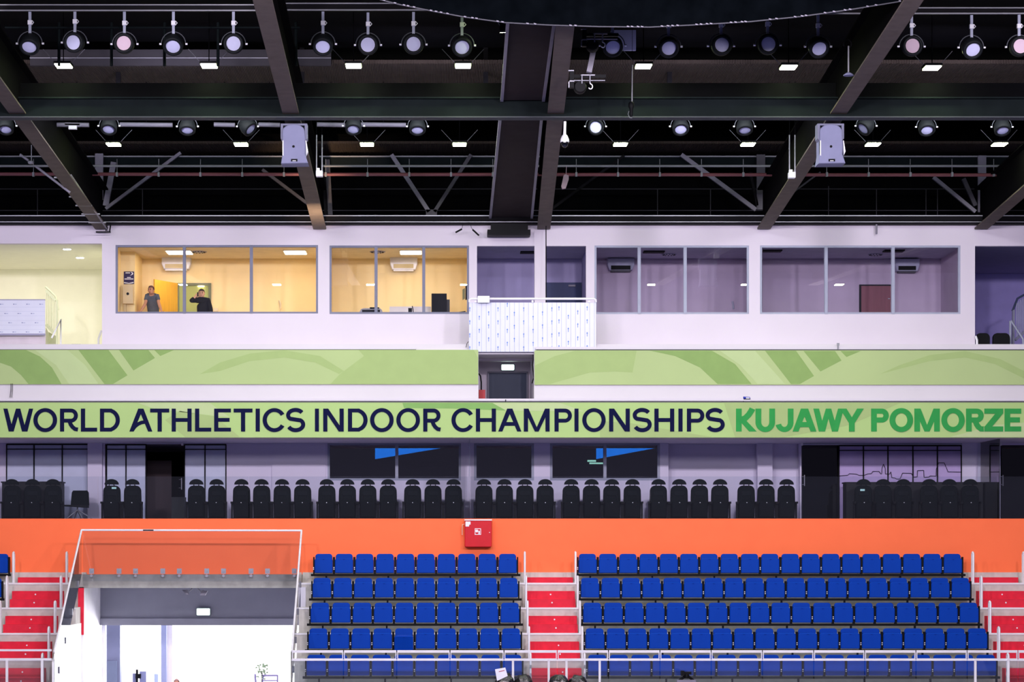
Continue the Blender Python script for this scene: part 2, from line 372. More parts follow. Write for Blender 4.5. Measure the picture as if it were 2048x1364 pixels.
# ------------------------------------------------------------ roof steel
def beam(name, pts, wd_=.33, h=1.0):
    b = MB()
    for p, q in zip(pts[:-1], pts[1:]):
        p, q = Vector(p), Vector(q)
        for (w0, h0, dz) in ((wd_, .035, .0175), (.05, h-.04, h/2+.02), (wd_, .035, h)):
            v = []
            for c in (p, q):
                for sx, sz in ((-1, -1), (1, -1), (1, 1), (-1, 1)): v.append((c.x+sx*w0/2, c.y, c.z+dz+sz*h0/2))
            b.add(v, [(0, 1, 2, 3), (7, 6, 5, 4), (0, 4, 5, 1), (1, 5, 6, 2), (2, 6, 7, 3), (3, 7, 4, 0)], 0 if dz < .1 else 1)
    return struct(name, b, [M_beam, mat('web_black', '08070a', .85, spec=.02)])
zg = 15.42
for xs in ((-8.44, -8.50, -8.53, -8.5), (-2.96, -2.97, -2.97, -2.97), (2.67, 2.40, 2.22, 2.2), (8.2, 8.12, 8.08, 8.08), (13.66, 13.7, 13.7, 13.7)):
    beam('roof_beam', [(xs[0], 1.7, 14.70), (xs[1], -9.2, zg), (xs[2], -17.1, 15.92), (xs[3], -24, 16.35)] if xs[0] != 2.67 else [(xs[0], 1.7, 14.70), (xs[1], -9.2, zg), (2.24, -15.9, 15.84)])
b = MB(); b.box(-17, 20, -9.5, -9.42, 15.37, 15.76).box(-17, 20, -9.62, -9.3, 15.35, 15.372, 1).box(-17, 20, -9.6, -9.32, 15.74, 15.77).box(-17, 20, -9.35, -9.3, 15.7, 16.1, 2)  # last box: black plate put in for the deep darkness above the girder
struct('roof_girder', b, [M_girder, mat('flange_grey', '4a4e52', .7, spec=.1), M_void])
struct('roof_purlin', MB().box(-17, 20, -2.2, -2.0, 16.85, 17.2).box(-17, 20, -3.9, -3.7, 17.0, 17.3), M_void)
b = MB(); b.box(-17, 20, 2.4, 2.6, Z(329, 2.4), Z(315, 2.4)).box(-17, 20, 2.36, 2.4, Z(314.5, 2.4), Z(312, 2.4), 1)
struct('truss_chord', b, [M_girder, M_pipe])
def strut(a, c, wpx, Y=2.25, m=M_beamd, flat=.08):
    p, q = P(a[0], a[1], Y), P(c[0], c[1], Y); wd_ = wpx/S(Y)
    d = (q-p).normalized(); n = Vector((-d.z, 0, d.x))*wd_/2
    poly = [(p.x+n.x, p.z+n.z), (q.x+n.x, q.z+n.z), (q.x-n.x, q.z-n.z), (p.x-n.x, p.z-n.z)]
    return struct('truss_strut', MB().prism(poly, Y-flat, Y), m)
M_strut = mat('strut_steel', '7d7a88', .5, var=.1); M_strutd = mat('strut_steel_dark', '42404a', .5, var=.1)
strut((199, 308), (199, 400), 16, m=M_strut); strut((198, 400), (198, 428), 13, m=M_strutd)
for a, c, wv, m in (((228, 325), (212, 412), 11, M_strut), ((212, 418), (362, 306), 6, M_strut), ((525, 340), (626, 416), 6, M_strutd),
                    ((783, 310), (858, 424), 8, M_strut), ((942, 310), (869, 424), 7, M_strutd), ((863, 420), (863, 440), 22, M_strutd),
                    ((655, 320), (661, 430), 9, M_strutd), ((648, 330), (652, 430), 6, M_beamd),
                    ((1104, 418), (1248, 312), 5, M_beamd), ((1362, 310), (1511, 420), 8, M_strut), ((1521, 310), (1521, 420), 17, M_strutd), ((1500, 345), (1514, 412), 5, M_beamd),
                    ((1572, 395), (1640, 345), 3, M_strutd), ((1866, 355), (1950, 424), 7, M_strut), ((1926, 358), (1950, 412), 8, M_strutd), ((1963, 312), (1963, 425), 16, M_strut)):
    strut(a, c, wv, m=m)
b = MB()
for x0, x1 in ((0, 1), (1, 2)): pass
for (a, c) in ((-60, 98), (104, 592), (638, 1078), (1098, 1552), (1602, 2110)):
    b.tube([P(a, 332, 0), P(c, 332, 0)], .028, 8)
for a in [67+83.5*i for i in range(0, 25)]:
    if not (575 < a < 640 or 1085 < a < 1115 or 1555 < a < 1600): b.tube([P(a, 318, 0), P(a, 350, 0)], .008, 5).box(X(a-2, 0), X(a+2, 0), -.05, .03, Z(353, 0), Z(345, 0))
tag(b.build('conduit_pipe', M_pipe), 'thin grey conduit with hangers running just above the red pipe', 'pipe')
b = MB(); b.tube([P(-60, 348, .05), P(2110, 350, .05)], .042, 8)
tag(b.build('sprinkler_pipe', M_red), 'long dull red sprinkler pipe running under the roof truss', 'pipe')
for yy, Yp in ((378, 3.6), (421, 3.6)):
    b = MB(); b.tube([P(-60, yy, Yp), P(2110, yy, Yp)], .014, 6)
    tag(b.build('catwalk_rail', M_strutd), 'thin dark %s rail in the black void above the glazed wall' % ('upper' if yy < 400 else 'lower'), 'rail', 'catwalk rails')
for a, t, bt in ((75, 388, 425), (285, 388, 425), (1315, 385, 425), (1421, 385, 425), (1657, 372, 444), (1875, 380, 444), (1753, 420, 444), (1852, 420, 434)):
    tag(MB().tube([P(a, min(t, 378), 3.6), P(a, max(bt, 446), 3.6)], .012, 6).build('catwalk_post', M_strutd), 'slim upright post above the wall, at %s' % ('the far left bay' if a < 200 else 'the second bay' if a < 400 else 'the left of the right hand bay' if a < 1400 else 'the middle of the right hand bay' if a < 1500 else 'the right of the fourth beam, taller' if a < 1700 else 'the hanging rod by the wall top' if a < 1800 else 'the left of the last short post' if a < 1860 else 'the right beam foot'), 'post', 'catwalk posts')
# flat ribbed duct running under the roof beside the middle beam
b = MB()
for (p, q) in (((1.32, 2.36, 1.55, 14.95), (1.30, 2.14, -9.15, 15.62)), ((1.30, 2.14, -9.6, 15.7), (1.26, 2.1, -15.8, 16.25))):
    v = []
    for (xa, xb, yy, zz) in (p, q): v += [(xa, yy, zz), (xb, yy, zz), (xb, yy, zz+.35), (xa, yy, zz+.35)]
    b.add(v, [(0, 1, 2, 3), (7, 6, 5, 4), (0, 4, 5, 1), (1, 5, 6, 2), (2, 6, 7, 3), (3, 7, 4, 0)])
    for e in (0, 1):
        v = []
        for (xa, xb, yy, zz) in (p, q):
            xe = (xa, xb)[e]; v += [(xe-.03, yy, zz-.03), (xe+.03, yy, zz-.03), (xe+.03, yy, zz+.02), (xe-.03, yy, zz+.02)]
        b.add(v, [(0, 1, 2, 3), (7, 6, 5, 4), (0, 4, 5, 1), (1, 5, 6, 2), (2, 6, 7, 3), (3, 7, 4, 0)], 1)
t = thing('ventilation_duct', 'wide flat ribbed duct running out from the wall beside the middle roof beam', 'duct', (1.8, 1.5, 15))
b.build('duct_body', [M_duct, M_strut], t)
MB().pb(975, 459, 1061, 470, 1.3, .4).pb(982, 447, 1056, 460, 1.35, .4).build('end_box', M_bkplast, t)
b = MB(); b.box(X(60, -7), X(545, -7), -7, -6.9, Z(131, -7), Z(99, -7)).box(X(60, -7), X(545, -7), -7.03, -7, Z(117, -7), Z(115.5, -7), 1)
tag(b.build('service_duct', [mat('service_grey', '333136', .7, spec=.1), M_grey]), 'long grey service duct behind the five left spotlights', 'duct', 'service ducts')
b = MB(); b.box(X(588, -7), X(662, -7), -7, -6.9, Z(131, -7), Z(99, -7)).box(X(588, -7), X(662, -7), -7.03, -7, Z(117, -7), Z(115.5, -7), 1)
tag(b.build('service_duct', [MATS['service_grey'], M_grey]), 'short grey service duct just right of the second roof beam', 'duct', 'service ducts')
tag(MB().pb(1222, 60, 1272, 100, -8, .1).build('wall_panel', mat('lilac_panel', '5a5a80', .6)), 'dim blue grey square panel under the curtain near the hoists', 'panel')
# lamp rails
for (a, c, t, bt, nm) in ((-60, 512, 9, 21, 'left of the second beam'), (548, 1100, 6, 20, 'running from the second beam in behind the black curtain'), (1180, 2110, 15, 27, 'coming out from behind the black curtain at the right')):
    b = MB(); b.pb(a, t, c, bt, -12, .12).pb(a, t-.6, c, t+1.6, -12.02, .02, 1).pb(a, bt-1.6, c, bt+1, -12.02, .02, 1)
    tag(b.build('lamp_rail', [M_beamd, M_pipe]), 'dark channel rail holding spotlights, '+nm, 'rail', 'lamp rails')
b = MB(); b.tube([P(10, 55, -10.5), P(600, 55, -10.5)], .02, 6)
for a in (118, 223, 329, 436, 592): b.tube([P(a, 45, -10.4), P(a, 132, -10.4)], .03, 6)
tag(b.build('pipe_frame', M_girder), 'dark pipe frame behind the upper left spotlights', 'frame')
for a, c, lab in ((90, 160, 'leftmost'), (130, 178, 'second'), (240, 345, 'long, left of the loudspeaker'), (428, 470, 'short, left of the loudspeaker'), (517, 560, 'beside the loudspeaker bracket'), (634, 690, 'right of the loudspeaker'), (722, 812, 'left of the middle beam')):
    tag(MB().tube([P(a, 249, -5), P(c, 250, -5)], .05, 8).box(X((a+c)/2, -5)-.01, X((a+c)/2, -5)+.01, -5.01, -4.99, Z(249, -5), 17.55, 1).build('cable_tube', [M_strut, M_void]), 'grey tube just below the main girder, '+lab, 'pipe', 'tubes below the girder')
tag(MB().pb(137, 251, 153, 258, -5.1, .1).build('junction_box', M_white), 'small white box hanging under the girder at the upper left', 'box')

# ------------------------------------------------------------ LED square lamps
def led_lamp():
    t = thing('floodlight', '', 'lamp')
    MB().box(-.17, .17, -.2, .2, .02, .07).build('housing', M_bkplast, t); MB().tube([(0, 0, .07), (0, 0, 1.5)], .01, 6).build('hanger', M_void, t)
    MB().box(-.15, .15, -.18, .18, 0, .02).build('diffuser', M_lamp, t)
    for sx in (-1, 1): MB().tube([(sx*.15, 0, .06), (sx*.42, .05, .36)], .006, 5).build('stay', M_grey, t)
    return t
proto = led_lamp(); first = True
LAMPS = [(x, 290, -2.8, 'lower row, '+l) for x, l in ((227, 'first'), (482, 'second'), (734, 'third'), (919, 'fourth'), (1241, 'fifth'), (1496, 'sixth'), (1746, 'seventh'), (1999, 'eighth'))]
LAMPS += [(x, y, -9.9, 'upper row, '+l) for x, y, l in ((127, 133, 'first'), (418, 133, 'second'), (707, 133, 'third'), (926, 133, 'fourth'), (1287, 134, 'fifth'), (1577, 136, 'sixth'), (1864, 137, 'seventh'))]
for x, y, Yl, l in LAMPS:
    o = proto if first else copy_tree(proto); first = False
    o.location = P(x, y, Yl); o['label'] = 'square lit ceiling floodlight of the %s from the left' % l; o['group'] = 'square floodlights under the roof'
o = copy_tree(proto); o.location = P(1010, 57, -12.5); o.rotation_euler = (.9, 0, 0); o.scale = (.62, .7, 1)
o['label'] = 'small lit floodlight tilted at the edge of the black curtain'
for i in range(9):
    o = copy_tree(proto); o.location = (-13+3.5*i, -26, 16.6); o['label'] = 'square floodlight over the track, %s from the left' % ORD[i]; o['group'] = 'floodlights over the track'

# ------------------------------------------------------------ round spotlights
def spot_proto():
    t = thing('spotlight', '', 'spotlight')
    MB().box(-.026, .026, -.02, .02, .17, .62).build('hanger', M_frame_l, t)
    MB().box(-.04, .04, -.035, .03, .36, .44).tube([(.04, -.02, .44), (.075, -.02, .4), (.04, -.02, .36)], .008, 5).build('clamp', M_white, t)
    a = [(.235*math.cos(math.radians(q)), 0, .235*math.sin(math.radians(q))) for q in range(0, 181, 15)]
    MB().tube(a, .010, 6).build('yoke', mat('yoke_grey', '4a4d55', .5), t)
    for sx in (-1, 1): MB().lathe([(.02, -.02), (.02, .02)], (sx*.25, 0, 0), 'x', 8).build('knob', M_bolt, t)
    h = MB().lathe([(.02, .22), (.1, .2), (.17, .1), (.195, 0), (.195, -.12), (.18, -.14), (.14, -.14), (.135, -.1)], (0, 0, 0), 'y', 24).build('housing', mat('lamp_housing', '15181b', .6, spec=.15), t)
    MB().lathe([(.001, -.115), (.07, -.12), (.136, -.105)], (0, 0, 0), 'y', 24).build('lens', M_lens, h)
    return t
sp = spot_proto(); first = True
SPOTS = [(60, 90, 48, 0), (150, 88, 12, -8), (249, 91, 4, 0), (347, 91, 38, 0), (467, 91, 8, 4), (646, 91, 40, 0), (736, 93, 10, 0), (827, 92, 8, 0), (924, 94, 30, 0),
         (1225, 94, 32, 0), (1337, 96, 30, 0), (1442, 95, 2, 3), (1535, 93, 4, 0), (1636, 96, 34, 5), (1823, 96, 6, 0), (1943, 98, 34, 5), (2038, 97, 4, 0)]
for i, (x, y, pit, yaw) in enumerate(SPOTS):
    o = sp if first else copy_tree(sp); first = False
    o.location = P(x, y-3, -11.9)
    hs = [c for c in o.children if c.name.startswith('housing')][0]; hs.rotation_euler = (math.radians(pit), 0, math.radians(yaw))
    if x in (249, 1823, 2038):
        ln = hs.children[0]; ln.data = ln.data.copy(); ln.data.materials[0] = M_lensp
    o['label'] = 'round spotlight in the top row, %s from the left, %s' % (ORD[i], 'tipped down' if pit > 25 else 'facing forward'); o['group'] = 'round spotlights in the top row'
SP2 = [(12, 256, 58, 0), (218, 256, 55, 0), (375, 257, 62, 0), (495, 257, 40, 60), (707, 256, 55, 0), (835, 257, 60, 0), (1191, 257, 18, 0), (1361, 257, 48, 0), (1489, 257, 62, 0), (1732, 256, 40, -60), (1853, 258, 52, 0), (2004, 258, 58, 0)]
for i, (x, y, pit, yaw) in enumerate(SP2):
    o = copy_tree(sp); o.location = P(x, y-4, -6); o.scale = (.92,)*3
    hs = [c for c in o.children if c.name.startswith('housing')][0]; hs.rotation_euler = (math.radians(pit), 0, math.radians(yaw))
    o['label'] = 'round spotlight half behind the girder, %s from the left in its row' % ORD[i]; o['group'] = 'round spotlights behind the girder'

b = MB(); b.box(-12, 14, -6.06, -5.94, 16.38, 16.46)
for k in range(7): b.box(-11+4*k, -10.9+4*k, -6.05, -5.95, 16.4, 17.55)
tag(b.build('lamp_rail', M_beamd), 'dark channel rail behind the girder holding the lower spotlights', 'rail', 'lamp rails')
# ------------------------------------------------------------ black curtain with clips
arcp = [(740, -12), (760, 0), (800, 10), (870, 24), (930, 35), (1010, 46), (1100, 51), (1200, 54), (1300, 55), (1400, 50), (1500, 44), (1600, 34), (1700, 20), (1810, 2), (1860, -12)]
t = thing('black_curtain', 'black curtain with a sagging lower edge hanging across the top', 'curtain', P(1280, 50, -16))
b = MB(); pts = [P(a, c, -16) for a, c in arcp]
poly = [(p.x, p.z) for p in pts]+[(pts[-1].x, 17.45), (pts[0].x, 17.45)]
b.prism(poly, -16.03, -15.97); b.build('cloth', mat('black_cloth', '05070a', .95, var=.3, spec=.0), t)
b = MB(); b.tube([p+Vector((0, -.03, 0)) for p in pts], .012, 6); b.build('hem_cord', mat('hem_grey', '4a4a52', .7), t)
def on_arc(x):
    for (a, c), (a2, c2) in zip(arcp[:-1], arcp[1:]):
        if a <= x <= a2: return c+(c2-c)*(x-a)/(a2-a)
clip = None
for x in (768, 790, 808, 816, 828, 862, 872, 882, 895, 930, 945, 953, 995, 1005, 1055, 1070, 1141, 1151, 1256, 1264, 1276, 1284, 1324, 1336, 1345, 1355, 1393, 1402, 1414, 1422, 1462, 1471, 1484, 1491, 1540, 1553, 1590, 1604, 1612, 1650, 1668, 1690, 1700, 1735, 1752, 1800):
    p = P(x, on_arc(x)-1.5, -16.06)
    if clip is None:
        tl = t.location; clip = MB().box(tl.x-.022, tl.x+.022, tl.y-.01, tl.y+.01, tl.z-.01, tl.z+.01).build('clip', M_strut, t); c = clip
    else: c = clip.copy(); COL.objects.link(c); c.parent = t
    c.location = p-t.location; c.rotation_euler = (0, .2, 0)

# ------------------------------------------------------------ loudspeakers, dome camera, hoists, pendants
for (cx, lab, sk) in ((588, 'pale lilac loudspeaker hanging below the girder over the lit windows', 0), (1663, 'pale lilac loudspeaker hanging below the girder at the right', -.06)):
    Ys = -9.0; t = thing('loudspeaker', lab, 'loudspeaker', P(cx, 290, Ys), 'loudspeakers under the girder')
    s_ = 1/S(Ys)
    def q(x, y): return (X(cx, Ys)+x*s_, Z(y, Ys))
    poly = [q(-26, 327), q(28, 326), q(22, 308), q(23, 290), q(21, 262)]+[q(-1+22*math.cos(math.radians(g)), 262-14*math.sin(math.radians(g))) for g in range(0, 181, 15)]+[q(-23, 290), q(-23, 308)]
    MB().prism(poly, Ys, Ys+.45, ch=.015).build('shell', M_spk, t)
    b = MB(); b.prism([q(-27, 246), q(26, 246), q(26, 276), q(22, 280), q(21, 250), q(-22, 250), q(-23, 280), q(-27, 276)], Ys+.05, Ys+.35); b.build('bracket', M_frame, t)
    MB().prism([q(-23, 281), q(-21, 281), q(-21, 312), q(-23, 310)], Ys-.01, Ys+.1).prism([q(23, 281), q(24.5, 281), q(28, 303), q(25, 310)], Ys-.01, Ys+.1).build('side_handle', M_white, t)
    MB().lathe([(.026, -.012), (.026, .01)], (q(-1, 293)[0], Ys, q(-1, 293)[1]), 'y', 14).build('socket', M_bkplast, t)
    MB().prism([q(-6, 318), q(7, 318), q(7, 323), q(-6, 323)], Ys-.01, Ys+.01).prism([q(-3, 321), q(4, 321), q(4, 322.3), q(-3, 322.3)], Ys-.014, Ys, 1).build('badge', [M_bkplast, M_white], t)
Yd = -9.7; t = thing('dome_camera', 'white dome surveillance camera hanging on a stem by the middle beam', 'camera', P(1130, 270, Yd))
MB().tube([P(1130, 243, Yd), P(1129.5, 262, Yd), P(1129, 272, Yd)], [.028, .028, .034], 12).build('stem', M_white, t)
c = P(1129.5, 283, Yd); MB().lathe([(.03, .14), (.055, .12), (.085, .05), (.092, 0), (.088, -.015)], c, 'z', 20).build('dome_cap', M_white, t)
MB().lathe([(.075, -.012), (.075, -.05), (.05, -.1), (.02, -.125), (.001, -.13)], c, 'z', 20).build('dome_lens', mat('dark_lens', '08090c', .1, spec=.8), t)
for (x0, x1, t0, b0, lab) in ((633, 644, 290, 352, 'left'), (1579, 1590, 290, 355, 'right')):
    t = thing('twin_rod_fixture', 'white fitting on two slim rods hanging in front of the %s sloping beam' % lab, 'fixture', P(x0, t0, -5), 'twin rod hangers')
    for xx in (x0, x1): MB().tube([P(xx, 270, -5), P(xx, b0-2, -5)], .014, 6).build('rod', M_pipe, t); MB().box(X(xx, -5)-.006, X(xx, -5)+.006, -5.006, -4.994, Z(271, -5), 17.55).build('cord', M_void, t)
    MB().pb(x0-1, b0-11, x1+1, b0, -5.1, .18).pb(x0, b0-16, x0+6, b0-11, -5.1, .12).build('box', M_white, t)
t = tag(MB().prism([(X(a, 0), Z(c_, 0)) for a, c_ in ((1129, 350), (1137, 352), (1137, 360), (1131, 378), (1124, 379), (1122, 374), (1127, 352))], -.1, 0).tube([P(1133, 332, -.05), P(1132, 352, -.05)], .008, 5).build('emergency_lamp', mat('pink_white', 'b59aa8', .4)), 'small pale oblong lamp hanging under the red pipe by the middle beam', 'lamp')
for (hx_, hy, lab) in ((1207, 72, 'upper'), (1182, 155, 'lower')):
    Yh = -13; t = thing('chain_hoist', 'dark %s hoist trolley with a steel hook beside the middle beam' % lab, 'hoist', P(hx_, hy, Yh), 'chain hoists')
    MB().pb(hx_-42, hy-14, hx_-34, hy+20, Yh, .12).pb(hx_-42, hy-6, hx_+30, hy, Yh+.05, .08).build('trolley_frame', M_bkplast, t)
    MB().pb(hx_-45, hy-15, hx_-34, hy-13, Yh-.02, .05).pb(hx_-45, hy+6, hx_-33, hy+8, Yh-.02, .05).pb(hx_-45, hy+6, hx_-43, hy+20, Yh-.02, .05).pb(hx_-20, hy-6, hx_+8, hy-4, Yh-.02, .04).tube([P(hx_-34, hy+6, Yh), P(hx_+28, hy+6, Yh)], .012, 6).build('plate', M_grey, t)
    for dx in (-18, -2): MB().tube([P(hx_+dx, hy-5, Yh-.03), P(hx_+dx, hy+12, Yh-.03)], .012, 6).build('chain', M_grey, t)
    hk = [P(hx_-2, hy+10, Yh-.03)]+[P(hx_-1+4*math.sin(math.radians(g)), hy+18-5*math.cos(math.radians(g)), Yh-.03) for g in range(0, 241, 20)]
    MB().tube(hk, .011, 6).build('hook', M_bolt, t)
    MB().lathe([(.1, -.1), (.12, -.05), (.12, .05), (.1, .1)], P(hx_-22, hy+20, Yh+.1), 'y', 16).build('motor', M_bkplast, t)
b = MB(); b.bar(P(1187, 100, -12.6), P(1178, 145, -12.6), .12, .1); tag(b.build('hoist_arm', M_strut), 'short grey slanted arm between the two hoists', 'arm')
t = thing('hanging_microphone', 'dark microphone hanging on a thin rod in front of the girder', 'microphone', P(1263, 130, -10.5))
MB().tube([P(1264.5, 130, -10.5), P(1264, 203, -10.5)], .012, 6).build('rod', M_pipe, t); MB().box(P(1264.5, 130, -10.5).x-.004, P(1264.5, 130, -10.5).x+.004, -10.504, -10.496, Z(132, -10.5), 17.55).build('cord', M_void, t)
MB().lathe([(.02, .0), (.055, -.03), (.06, -.1), (.035, -.16), (.035, -.26), (.02, -.3)], P(1262.5, 203, -10.5), 'z', 12).build('capsule', M_bkplast, t)
MB().tube([P(1258, 222, -10.5), P(1256, 228, -10.5), P(1259, 235, -10.5), P(1264, 236, -10.5)], .005, 5).build('cable', M_pipe, t)
t = thing('dish_pendant', 'small pale dish pendant on a rod left of the right sloping beam', 'pendant', P(1697, 80, -12.2))
MB().tube([P(1697, 92, -12.2), P(1697, 146, -12.2)], .016, 8).build('rod', M_pipe, t)
MB().lathe([(.02, .05), (.05, .035), (.1, 0), (.1, -.012)], P(1697, 150, -12.2), 'z', 20).build('dish', M_spk, t)
MB().tube([P(1697, 98, -12.2)]+[P(1695+8*math.cos(math.radians(g)), 88-9*math.sin(math.radians(g)), -12.2) for g in range(-30, 211, 30)], .012, 6).build('loop', M_beamd, t)
t = thing('pendant_lamp', 'small round lamp on a rod at the left sloping beam', 'pendant', P(62, 323, -3))
MB().tube([P(63, 290, -3), P(63, 321, -3)], .012, 6).build('rod', M_pipe, t)
MB().lathe([(.02, .04), (.07, .025), (.075, 0), (.06, -.03), (.001, -.04)], P(62, 325, -3), 'z', 16).build('lamp_shade', M_pipe, t)
tag(MB().tube([P(40, 309, -2.9), P(57, 321, -2.9)], .03, 8).tube([P(72, 333, -2.9), P(140, 385, -2.9)], .03, 8).build('light_tube', M_strut), 'slim slanted grey tube crossing the left sloping beam', 'tube')
t = thing('cable_ladder', 'cable ladder with short rungs fixed under the left sloping beam', 'cable ladder', P(200, 462, 1.6))
for k, (a, c_, yy) in enumerate(((108, 142, 355), (125, 157, 375), (138, 170, 393.5), (151, 184, 411), (163, 200, 428), (177, 212, 445), (192, 221, 464))):
    Yr = -3.6+k*.88; MB().bar(P(a, yy, Yr), P(c_, yy, Yr), .03, .03).build('rung', M_pipe, t)
b = MB(); b.tube([P(142, 350, -3.6), P(216, 462, 1.6)], .018, 6); b.build('side_bar', M_strut, t)
tag(MB().bar(P(192, 464, 1.3), P(221, 464, 1.3), .1, .02).bar(P(222, 446, 1.4), P(219, 464, 1.4), .03, .03).bar(P(215, 446, 1.4), P(212, 462, 1.4), .03, .03).build('beam_foot', M_beamd), 'dark steel foot bracket under the end of the left beam', 'bracket')
tag(MB().tube([P(1092, 452, 1.1), P(1092.3, 610, .75)], .012, 6).build('hanging_cable', M_bkplast), 'long thin black cable hanging straight down past the balcony pillar', 'cable')
for k, (a, c_) in enumerate((((927, 448), (920, 462)), ((939, 448), (949, 463)))):
    t = thing('dangling_plug', '%s of two black plugs dangling on cords above the lit window' % ('left', 'right')[k], 'plug', P(a[0], a[1]-6, 1.6), 'dangling plugs')
    MB().tube([P(a[0], a[1]-6, 1.6), P((a[0]*.6+c_[0]*.4), a[1]+8, 1.4), P(c_[0], c_[1], 1.4)], .006, 5).build('cord', M_bkplast, t)
    e = 1 if k else -1
    MB().tube([P(c_[0]-4*e, c_[1]-4, 1.4), P(c_[0]+9*e, c_[1]+(8 if k else 3), 1.4)], .022, 8).build('plug_body', M_bkplast, t)
tag(MB().tube([P(1753, 440, 1.6), P(1753, 468, 1.6)], .025, 8).build('hanging_rod', M_strut), 'short grey rod hanging at the wall top over the right dark window', 'rod')

# ------------------------------------------------------------ banners with print and lettering
def pp(poly, Y): return [(X(a, Y), Z(c, Y)) for a, c in poly]
YB1 = YF-.045
t = thing('sponsor_banner', 'blank green patterned banner along the upper fascia, left of the stair door', 'banner', P(480, 735, YB1), 'upper green banners')
b = MB(); b.box(XL, X(956.5, YB1), YB1, YB1+.03, Z(768.5, YB1), Z(699.5, YB1)); 
def ink(b, poly, mi, Y): b.prism(pp(poly, Y), Y-.003, Y, mi)
Yi = YB1
ink(b, [(-60, 700), (52, 700), (80, 713), (104, 735), (123, 768), (57, 768), (42, 750), (22, 733), (-60, 705)], 2, Yi)
ink(b, [(70, 700), (135, 700), (170, 730), (197, 768), (138, 768), (112, 730)], 3, Yi)
ink(b, [(157, 700), (217, 700), (255, 750.6), (226, 768), (209, 768)], 2, Yi)
ink(b, [(238, 700), (296.5, 700), (310, 716), (267, 741)], 2, Yi)
ink(b, [(308.5, 700), (348, 700), (320.6, 712)], 2, Yi)
ink(b, [(400, 748), (440, 725), (500, 707), (569, 700.5), (640, 712), (688, 742), (678, 748), (630, 725), (569, 715), (500, 722), (440, 742)], 1, Yi)
ink(b, [(728, 712), (717, 700), (948, 700), (956, 716), (956, 768), (661, 768), (680, 748), (688, 742)], 1, Yi)
b.build('cloth', [M_green, M_green1, M_green2, M_green3], t)
b = MB(); b.pb(-60, 697.6, 832, 699.3, YB1-.01, .03); b.build('hanging_wire', M_strutd, t)
t = thing('sponsor_banner', 'blank green patterned banner along the upper fascia, right of the stair door', 'banner', P(1500, 735, YB1), 'upper green banners')
b = MB(); b.box(X(1069, YB1), XR, YB1, YB1+.03, Z(769.5, YB1), Z(700.5, YB1))
ink(b, [(1070, 731), (1110, 712), (1150, 701.5), (1273, 701.5), (1265, 745), (1230, 743), (1180, 745), (1100, 768), (1070, 768)], 1, Yi)
ink(b, [(1300, 701.5), (1424, 701.5), (1470, 728), (1503, 768), (1435, 768), (1400, 735), (1350, 712)], 2, Yi)
ink(b, [(1440, 701.5), (1510, 701.5), (1570, 768), (1515, 768), (1480, 730)], 3, Yi)
ink(b, [(1530, 701.5), (1592, 701.5), (1628, 752), (1600, 768), (1582, 768)], 2, Yi)
ink(b, [(1607, 702), (1670, 702), (1683, 721), (1641, 743)], 2, Yi); ink(b, [(1681, 702), (1722, 702), (1693, 714)], 2, Yi)
ink(b, [(1760, 748), (1800, 730), (1860, 710), (1930, 702), (2000, 718), (2048, 742), (2110, 768), (2080, 768), (2048, 757), (1990, 728), (1930, 715), (1860, 722)], 1, Yi)
b.build('cloth', [M_green, M_green1, M_green2, M_green3], t)
b = MB(); b.pb(1073, 698.6, 2110, 700.2, YB1-.01, .03); b.build('hanging_wire', M_strutd, t)
YL = -.05
t = thing('lettering_banner', 'long light green banner with navy and green capital letters over the lounge', 'banner', P(1024, 840, YL))
b = MB(); b.box(XL, XR, YL, YL+.03, Z(875, YL), Z(804.5, YL))
ink(b, [(805, 806), (985, 806), (1012, 821), (900, 817), (808, 816)], 4, YL)
ink(b, [(985, 806), (1120, 806), (1170, 823), (1012, 821)], 3, YL)
ink(b, [(1448, 806), (1800, 806), (1700, 850), (1570, 874), (1470, 874)], 1, YL)
ink(b, [(1200, 842), (1260, 846), (1330, 858), (1424, 874), (1200, 874)], 1, YL)
ink(b, [(275, 806), (420, 806), (460, 835), (380, 826), (310, 818)], 3, YL)
ink(b, [(330, 840), (360, 822), (430, 833), (480, 874), (370, 874)], 1, YL)
ink(b, [(1900, 874), (1990, 850), (2110, 840), (2110, 874)], 3, YL)
b.build('cloth', [mat('banner_green_bright', 'a4c079', .7, var=.03, scale=.6), M_green1, M_green2, M_green3, M_green4], t)
MB().pb(-60, 803, 2110, 804.6, YL-.01, .03).build('hanging_wire', M_strutd, t)

def arcs(cx, cy, rx, ry, tx, ty, a0, a1, n=28):          # ring sector; angles anticlockwise from +x, y down in glyph space
    o = [(cx+rx*math.cos(math.radians(a)), cy-ry*math.sin(math.radians(a))) for a in [a0+(a1-a0)*i/n for i in range(n+1)]]
    i_ = [(cx+(rx-tx)*math.cos(math.radians(a)), cy-(ry-ty)*math.sin(math.radians(a))) for a in [a1+(a0-a1)*i/n for i in range(n+1)]]
    out = []
    m = len(o)
    for k in range(m-1): out.append([o[k], o[k+1], i_[m-2-k], i_[m-1-k]])
    return out
def strokep(path, t_):
    out = []; L = []; R = []
    for i, p in enumerate(path):
        a = Vector(path[max(i-1, 0)]); c_ = Vector(path[min(i+1, len(path)-1)]); d = (c_-a).normalized(); n = Vector((-d.y, d.x))*t_/2
        L.append((p[0]+n.x, p[1]+n.y)); R.append((p[0]-n.x, p[1]-n.y))
    for i in range(len(path)-1): out.append([L[i], L[i+1], R[i+1], R[i]])
    return out
